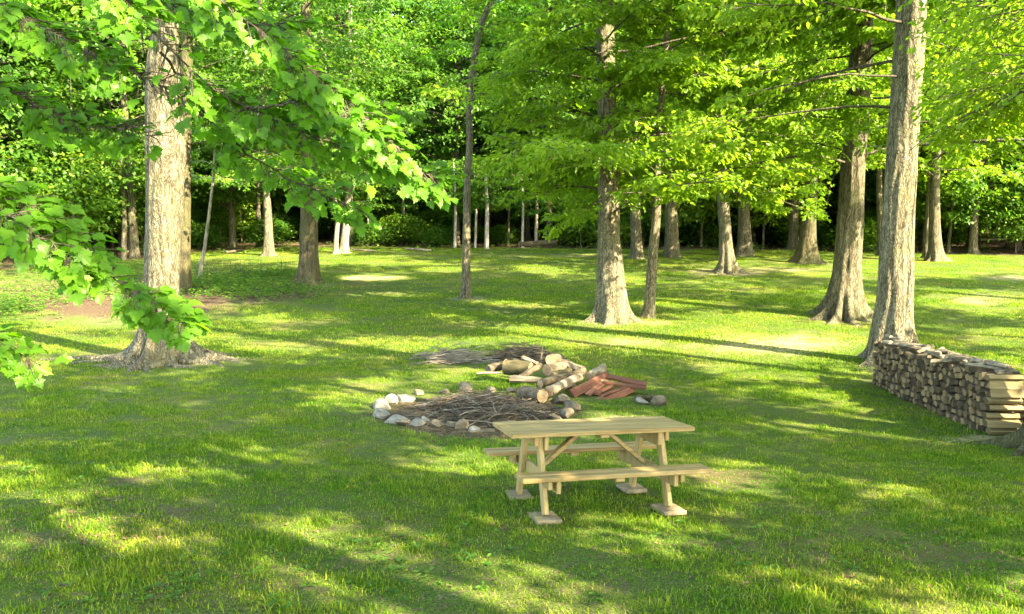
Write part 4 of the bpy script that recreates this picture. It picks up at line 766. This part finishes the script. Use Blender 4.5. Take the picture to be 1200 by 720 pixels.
def stick(p, az, L, r, el=0, kink=.12, k=5):
    pts = [np.array(p, float)]; a = az; e = el
    for _ in range(k): a += rng.normal(0, kink); e += rng.normal(0, kink * .6); pts.append(pts[-1] + np.array([math.cos(a) * math.cos(e), math.sin(a) * math.cos(e), math.sin(e)]) * L / k)
    return np.array(pts), np.linspace(r, r * .35, k + 1)
def brush(name, lab, c, rx, ry, h, n, L, r, mat, azs=None, spread=1.5):
    paths = []
    for _ in range(n):
        a = rng.uniform(0, 6.28); q_ = math.sqrt(rng.random()); x_, y_ = c[0] + rx * q_ * math.cos(a), c[1] + ry * q_ * math.sin(a); z = float(ter(x_, y_)) + .02 + h * (1 - q_ ** 2) * rng.uniform(.15, 1.1)
        az = rng.uniform(0, 6.28) if azs is None else rng.choice(azs) + rng.normal(0, spread); l = L * rng.uniform(.4, 1.3); paths.append(stick(np.array([x_, y_, z]) - np.array([math.cos(az), math.sin(az), 0]) * l / 2, az, l, r * rng.uniform(.5, 1.4), rng.normal(0, .10)))
    V, Fq = tubes_np(paths, 5); V = V - c; V[:, 2] = np.maximum(V[:, 2], ter(V[:, 0] + c[0], V[:, 1] + c[1]) - c[2] + .004); o = link(name, npmesh(name, V, Fq), None, mat); o.location = c; return tag(o, lab, None, None, 'stuff')
brush('brushwood', 'dark tangled twigs and brush heaped in the fire ring', fc + np.array([.1, 0, 0]), 1.08, 1.20, .32, 1250, .42, .0075, M_STICK)
brush('brushwood_twigs', 'paler thin twigs lying over the brush in the fire ring', fc + np.array([.0, -.3, .03]), 1.05, 1.0, .34, 170, .55, .007, M_STICKPALE)
c = G(533, 424); brush('stick_heap', 'low heap of long pale sticks on the lawn behind the fire ring', c, .55, .42, .26, 150, .9, .011, M_STICKPALE, [0.1, 3.2, .35], .28); PITS.append((c[0], c[1], .5))
c = G(612, 424); brush('brush_heap', 'dark brush piled behind the logs', c, .72, .5, .34, 330, .7, .011, M_STICK, [0.0, 3.1], .5)
# the few forked branches that stand out on the brush
for k, (a_, b_, c_, lab) in enumerate((((545, 486), (549, 466), (540, 463), 'pale crooked branch standing up in the middle of the brush'), ((575, 488), (585, 468), (577, 465), 'forked pale branch pointing up at the centre of the brush'), ((583, 492), (615, 478), (598, 480), 'long pale branch lying toward the table corner'), ((520, 493), (570, 489), (560, 484), 'curved pale branch lying low across the brush'), ((490, 488), (503, 478), (508, 482), 'short pale branch near the white ring stones'))):
    m = MB(); A = G(*a_); hB = .42 if k < 2 else .24; A = A + np.array([0, 0, .16]); Bp = at(b_[0], b_[1], A[1] + (.25 if k < 2 else .15)); Cp = at(c_[0], c_[1], A[1] + .3); mid = (A + Bp) / 2 + np.array([.04, 0, .03])
    m.tube([A - A, mid - A, Bp - A], [.020, .017, .009], 7, True, .1); m.tube([mid - A, (mid + Cp) / 2 - A + np.array([.02, 0, .02]), Cp - A], [.014, .011, .006], 6, True, .1)
    o = m.build('branch', M_STICKPALE, None, True); o.location = A; tag(o, lab, 'branch', 'branches on the brush heap')
def log(a, b, r, mat, lab, r2=None, name='log', group='logs heaped behind the fire ring', endmat=None, cat='log', n=12):
    if mat is M_LOGPALE or mat is M_SLAB: n = 7
    a, b = np.array(a, float), np.array(b, float); r2 = r2 or r; m = MB(); k = 6; pts = [(b - a) * t for t in np.linspace(0, 1, k)]
    nz = [np.array([0, 0, 0])] + [rng.normal(0, r * .07, 3) for _ in range(k - 2)] + [np.array([0, 0, 0])]
    m.tube([p + q for p, q in zip(pts, nz)], list(np.linspace(r, r2, k) * rng.uniform(.95, 1.06, k)), n, False, .05 if n > 7 else .13); o = m.build(name, mat, None, n > 7); o.location = a; tag(o, lab, cat, group)
    d = (b - a) / np.linalg.norm(b - a)
    for p, q, rr_ in ((np.zeros(3), -d, r), (b - a, d, r2)):
        e = MB(); e.tube([p - q * rr_ * .05, p + q * .002], [rr_ * 1.0, rr_ * .97], n, True, .03); e.build('cut_end', endmat or M_LOGEND, o)
    return o
def on(px, py, up=0): p = G(px, py); p[2] += up; return p
def atd(px, py, Y): return at(px, py, Y)
Yl = G(631, 474)[1]
log(atd(636, 464, Yl), atd(612, 461, Yl + .42), .125, M_LOGBARK, 'thick short log with its sawn end facing the table', None, 'log')
log(atd(643, 459, Yl + .15), atd(679, 443, Yl + 1.25), .095, M_LOGPALE, 'thick white debarked log slanting back behind the sawn log', .085)
log(atd(690, 441, Yl + 1.35), atd(707, 431, Yl + 1.8), .085, M_LOGPALE, 'short pale round log jutting up by the red boards', .085)
log(atd(633, 450, Yl + .8), atd(680, 436, Yl + 1.5), .075, M_LOGBARK, 'long grey branch log lying behind the white log', .06)
log(atd(597, 444, Yl + 1.0), atd(634, 446, Yl + 1.0), .065, M_LOGPALE, 'pale split log lying flat at the edge of the sunny grass', .06, endmat=M_PALE)
log(atd(609, 443, Yl + 1.3), atd(634, 428, Yl + 1.6), .060, M_LOGBARK, 'brown bent log leaning up over the pale split log', .055)
log(atd(592, 430, Yl + 1.9), atd(622, 433, Yl + 1.7), .15, M_LOGMOSS, 'thick dark mossy log in the middle of the heap', .14)
log(atd(572, 433, Yl + 1.9), atd(594, 427, Yl + 2.2), .085, M_LOGBARK, 'short grey log with a dark end furthest from the boards', .08, endmat=M_STICK)
log(atd(645, 422, Yl + 1.75), atd(656, 420, Yl + 2.2), .105, M_LOGBARK, 'log with an orange sawn end on top of the heap', .10)
log(atd(641, 434, Yl + 1.5), atd(660, 430, Yl + 1.9), .115, M_LOGBARK, 'log with a pinkish sawn end under the orange one', .11)
log(atd(655, 424, Yl + 2.1), atd(684, 436, Yl + 1.6), .10, M_SLAB, 'crooked pale grey log curving down to the red boards', .085, endmat=M_SLAB)
log(atd(680, 436, Yl + 1.58), atd(668, 456, Yl + .95), .075, M_SLAB, 'grey curved log dropping to the grass beside the white log', .06, endmat=M_SLAB)
log(atd(559, 437.5, Yl + 1.7), atd(587, 437, Yl + 1.7), .025, M_STICKPALE, 'thin pale pole lying in the grass before the heap', .02, 'pole', None, M_STICKPALE, 'pole', 7)
log(atd(613, 420, Yl + 2.2), atd(630, 427, Yl + 1.9), .05, M_LOGPALE, 'slim pale log resting on the dark brush', .045)
log(atd(648, 440, Yl + 1.25), atd(668, 434, Yl + 1.5), .06, M_LOGMOSS, 'dark log tucked under the pinkish sawn log', .055)
log(atd(634, 421, Yl + 2.0), atd(636, 403, Yl + 2.0), .014, M_STICK, 'upright dark twig sticking out of the heap top', .006, 'twig', None, M_STICK, 'twig', 6)
log(atd(745, 467, Yl + .4), atd(778, 466, Yl + .6), .05, M_LOGMOSS, 'mossy grey log in the grass past the red boards', .045, endmat=M_STICK)
def board(a, b, w, t, roll, lab, mat=M_RED):
    a, b = np.array(a), np.array(b); d = Vector(b - a).normalized(); up = Matrix.Rotation(roll, 3, d) @ Vector((0, 0, 1)); m = MB(); L = float(np.linalg.norm(b - a))
    m.box((0, 0, 0), (L, w, t), None, .008); o = m.build('red_board', mat); y = up.cross(d).normalized(); z = d.cross(y); o.matrix_world = Matrix.Translation(Vector((a + b) / 2)) @ Matrix((d, y, z)).transposed().to_4x4(); tag(o, lab, 'board', 'reddish boards dumped beside the logs')
Yb = G(675, 468)[1]
board(atd(670, 462, Yb + .1), atd(713, 440, Yb + 1.0), .17, .05, .95, 'widest red board leaning up against the logs')
board(atd(711, 441, Yb + .95), atd(758, 451, Yb + .75), .20, .045, .15, 'long red board on top pointing to the grass')
board(atd(707, 448, Yb + .7), atd(757, 455, Yb + .60), .10, .05, .1, 'red board with a pale lit edge under the top one')
board(atd(700, 475, Yb - .15), atd(742, 456, Yb + .65), .13, .05, .75, 'red board lowest in the heap with an end on the grass')
board(atd(688, 463, Yb + .25), atd(712, 446, Yb + .85), .10, .045, .2, 'narrow red board next under the widest one')
board(atd(697, 462, Yb + .3), atd(724, 449, Yb + .8), .09, .045, -.1, 'dull red board in the middle of the fan')
board(atd(703, 465, Yb + .2), atd(735, 453, Yb + .7), .09, .045, .1, 'shadowed red board deep in the fan of boards')
board(atd(695, 471, Yb - .05), atd(707, 466, Yb + .2), .08, .04, .1, 'short red offcut lying on the grass under the boards')
board(atd(703, 446, Yb + .75), atd(713, 447, Yb + .8), .09, .04, .0, 'small pale pinkish board end at the top of the fan', M_LOGEND)
board(atd(712, 440, Yb + 1.05), atd(742, 447, Yb + 1.2), .15, .04, .1, 'flat red board at the back of the heap')
for q_ in ((690, 465), (715, 465), (640, 440), (610, 436), (660, 440)): p = G(*q_); PITS.append((p[0], p[1], .35))

# ------------------------------------------------------------------ the woodpile
A0 = G(1022, 450); A1 = G(1158, 511); hA = at(1160, 436, A1[1] + .02)[2] - A1[2]; hB = at(1024, 398, A0[1])[2] - A0[2]
uu = nrm((A1 - A0) * np.array([1, 1, 0])); LP = float(np.linalg.norm((A1 - A0)[:2])); nn = np.array([-uu[1], uu[0], 0]); nn = nn if nn[0] > 0 else -nn
def split_mesh(seed, mats, L=.48):
    r = random.Random(seed); k = r.choice((3, 4, 4, 5, 5, 6)); a0 = r.uniform(0, 6.28); ring = []
    for q_ in range(k):
        a = a0 + 2 * math.pi * (q_ + r.uniform(-.25, .25)) / k; rad = r.uniform(.82, 1.15) * (1.15 if k < 5 else 1); ring.append((rad * math.cos(a), rad * math.sin(a)))
    V = []; c = .93
    for x_, sc_ in ((0, c), (.02, 1), (L * .5, 1.02), (L - .02, 1), (L, c)):
        V += [(x_, y * sc_ + r.uniform(-.03, .03), z * sc_ + r.uniform(-.03, .03)) for y, z in ring]
    Fq = [(i_ * k + j_, i_ * k + (j_ + 1) % k, (i_ + 1) * k + (j_ + 1) % k, (i_ + 1) * k + j_) for i_ in range(4) for j_ in range(k)] + [tuple(range(k)), tuple(range(4 * k, 5 * k))]
    me = bpy.data.meshes.new('firewood'); me.from_pydata(V, [], Fq); bmr(me)
    for mt in mats: me.materials.append(mt)
    me.polygons[len(Fq) - 2].material_index = 1; me.polygons[len(Fq) - 1].material_index = 1; return me
SM = [split_mesh(s, (M_LOGBARK, M_SPLIT)) for s in range(16)]; SMP = [split_mesh(40 + s, (M_PALE, M_SPLIT)) for s in range(6)]; SMB = [split_mesh(60 + s, (M_LOGBARK, M_LOGBARK)) for s in range(6)]
def put_log(me, p, ry, rz_, lab, group, ax=nn, jit=.05, name='firewood_log', cat='firewood'):
    o = link(name, me); a = math.atan2(ax[1], ax[0]); o.location = p; o.rotation_euler = (0, random.gauss(0, jit * .4), a + random.gauss(0, jit)); o.scale = (1, ry, rz_); tag(o, lab, cat, group); return o
NC, NR = 36, 8
for ic in range(NC):
    f = (ic + .5) / NC; H = hB + (hA - hB) * f - .03 + .03 * math.sin(ic * .9)
    for ir in range(NR):
        cw, ch = LP / NC, H / NR; s_ = LP * f + random.uniform(-.2, .2) * cw + (.5 * cw if ir % 2 else 0) * .8; p = A0 + uu * min(s_, LP - .05) ; base = float(ter(p[0], p[1])); last = ic == NC - 1
        p = np.array([p[0], p[1], base + ch * (ir + .5) + random.uniform(-.12, .12) * ch]) - nn * (random.uniform(-.015, .05))
        if last: put_log(SMP[random.randrange(6)], p, cw * random.uniform(.5, .75), ch * random.uniform(.46, .6), 'pale clean split log lying crosswise at the near end of the woodpile', 'split logs at the near end of the woodpile', jit=.02)
        else: put_log(SM[random.randrange(16)], p, cw * random.uniform(.44, .70), ch * random.uniform(.42, .66), 'split firewood log stacked with its dark cut end showing', 'firewood stacked in the woodpile')
for k in range(52):
    f = (k + .5) / 52 * .98; H = hB + (hA - hB) * f; s_ = LP * f; p = A0 + uu * s_ + nn * random.uniform(.05, .42); base = float(ter(p[0], p[1]))
    m = MB(); L_, w_ = random.uniform(.28, .6), random.uniform(.08, .16); n_ = 5
    pr = [(-w_ / 2, 0), (-w_ / 3, .03), (0, .045), (w_ / 3, .03), (w_ / 2, 0)]; V = []
    for x_ in np.linspace(-L_ / 2, L_ / 2, 4):
        sc_ = random.uniform(.85, 1.05); V += [(x_ + random.uniform(-.03, .03), y * sc_, z + random.uniform(-.006, .006)) for y, z in pr] + [(x_, 0, -.02)]
    m.add(V, [[i_ * 6 + j_, i_ * 6 + (j_ + 1) % 6, (i_ + 1) * 6 + (j_ + 1) % 6, (i_ + 1) * 6 + j_] for i_ in range(3) for j_ in range(6)] + [[5, 4, 3, 2, 1, 0], [18, 19, 20, 21, 22, 23]])
    o = m.build('bark_slab', M_SLAB); o.location = (p[0], p[1], base + H + random.uniform(-.02, .07)); o.rotation_euler = (random.uniform(-.22, .22), random.uniform(-.16, .16), math.atan2(uu[1], uu[0]) + random.gauss(0, .5)); tag(o, 'weathered grey bark slab laid on top of the woodpile', 'bark slab', 'slabs covering the woodpile')
p0 = at(1187, 480, A1[1] + .8); p0 = np.array([p0[0], p0[1], 0])
for ic in range(3):
    for ir in range(6):
        p = p0 + uu * (-.12 * ic) * -1 * -1 + nn * .0; p[2] = float(ter(p[0], p[1])) + .105 * (ir + .5) + random.uniform(-.01, .01); p[0] += random.uniform(-.03, .03)
        put_log(SMB[random.randrange(6)], p, .066, .06, 'dark bark-covered log stacked in the shadowed second row', 'logs of the shadowed second row')
for q_ in np.linspace(0, 1, 12): p = A0 + (A1 - A0) * q_ + nn * .25; PITS.append((p[0], p[1], .32))

# ------------------------------------------------------------------ wire fence by the litter, fallen logs, low plants
fn = thing('wire_fence', G(300, 318), 'low rusty wire fence with thin posts before the far grass strip', 'fence'); f0 = np.array(fn.location)
fp = [G(x_, 323 - .004 * (x_ - 220) * 3) for x_ in (222, 243, 270, 282, 306, 330, 352)]; hF = .62
for k, p in enumerate(fp):
    m = MB(); m.tube([p - f0 - np.array([0, 0, .2]), p - f0 + np.array([.01, 0, hF + .04])], [.016, .014], 6); m.build('post', M_WIRE, fn)
paths = []
for a, b in zip(fp[:-1], fp[1:]):
    for h_ in (.08, .2, .33, .46, .6): paths.append((np.array([a + [0, 0, h_], (a + b) / 2 + [0, 0, h_ - .015], b + [0, 0, h_]]) - f0, np.full(3, .004)))
    for t_ in np.arange(.1, .95, .1): p = a + (b - a) * t_; paths.append((np.array([p + [0, 0, .03], p + [0, 0, hF]]) - f0, np.full(2, .003)))
V, Fq = tubes_np(paths, 4); w = link('wire_mesh', npmesh('wire_mesh', V, Fq), fn, M_WIRE); w['kind'] = 'stuff'
for a_, b_, r_, lab, mt in (((608, 284), (652, 281), .20, 'long fallen brown log lying at the edge of the woods', M_LOGBARK), ((505, 289), (475, 291), .08, 'pale fallen pole on the forest floor', M_STICKPALE), ((440, 290), (412, 290), .07, 'fallen pole by the twin-stemmed tree', M_STICKPALE), ((1110, 278), (1190, 283), .10, 'grey fallen branch in the dark woods past the far lawn', M_STICKPALE), ((262, 292), (285, 288), .10, 'fallen grey log behind the wire fence', M_LOGBARK)):
    A = G(a_[0], a_[1] + 6); B_ = G(b_[0], b_[1] + 6); B_[1] = A[1] + .5; B_[0] = at(b_[0], b_[1], B_[1])[0]; B_[2] = float(ter(B_[0], B_[1])); log(A + [0, 0, r_], B_ + [0, 0, r_ * 2], r_, mt, lab, r_ * .8, 'fallen_log', 'fallen timber in the woods', M_LOGEND, 'log', 10)
# low leafy plants and dead leaves (nobody could count them)
def lowplants(name, lab, ell, n, size, mat, hmax, per=7):
    P, D, N, S_, lv = [], [], [], [], []
    while len(P) < n * per:
        cx, cy_, rx, ry = ell[rng.integers(0, len(ell))]; p = G0(cx + rx * rng.normal(0, .5), cy_ + ry * rng.normal(0, .5)); h = hmax * rng.uniform(.2, 1)
        if p is None: continue
        for _ in range(per):
            a = rng.uniform(0, 6.28); P.append(p + np.array([math.cos(a), math.sin(a), 0]) * rng.uniform(0, .6 * h) + [0, 0, h * rng.uniform(.2, 1)]); D.append((math.cos(a), math.sin(a), rng.uniform(-.3, .4))); N.append((rng.normal(0, .3), rng.normal(0, .3), 1)); S_.append(size * rng.uniform(.6, 1.3)); lv.append(rng.random())
    me = leaves_mesh(name, np.array(P), np.array(D), np.array(N), np.array(S_), LEAF4, np.array(lv)); tag(link(name, me, None, mat), lab, kind='stuff')
def G0(x, y):
    if y < HZ + 20: return None
    d = ray(x, y); Y = 2.8 * F / (y - HZ)
    for _ in range(6):
        p = np.array([0, 0, CAMZ]) + d * (Y / d[1]); e = p[2] - float(ter(p[0], p[1])); Y += e / max(.02, -d[2] / d[1]) * .8
    p = np.array([0, 0, CAMZ]) + d * (Y / d[1]); return p if 3 < Y < 80 else None
lowplants('undergrowth', 'low leafy undergrowth in the leaf litter beside the big maple', [(60, 345, 90, 14), (280, 340, 90, 12), (290, 344, 110, 10), (260, 332, 70, 8), (150, 340, 80, 12), (20, 360, 40, 14), (320, 322, 50, 6), (100, 318, 120, 8)], 1700, .12, M_WEED, .42, 9)
lowplants('lawn_weeds', 'small broad-leaved weeds among the lawn grass', [(100, 540, 140, 40), (250, 690, 200, 40), (500, 650, 150, 50), (900, 650, 250, 60), (60, 480, 90, 30), (1100, 600, 120, 60), (620, 560, 200, 60)], 330, .045, M_WEED, .07, 7)
lowplants('dead_leaves', 'scattered brown dead leaves on the ground', [(150, 345, 170, 18), (400, 338, 80, 9), (600, 620, 500, 80), (100, 620, 120, 50), (560, 500, 170, 25), (1000, 660, 200, 50), (195, 425, 90, 12), (720, 378, 60, 8)], 900, .034, M_DEAD, .022, 4)
lowplants('forest_litter_plants', 'low plants along the shaded edge of the woods', [(x_, 294, 70, 5) for x_ in range(230, 1250, 90)], 500, .16, M_WEED, .5, 9)
make_grass()
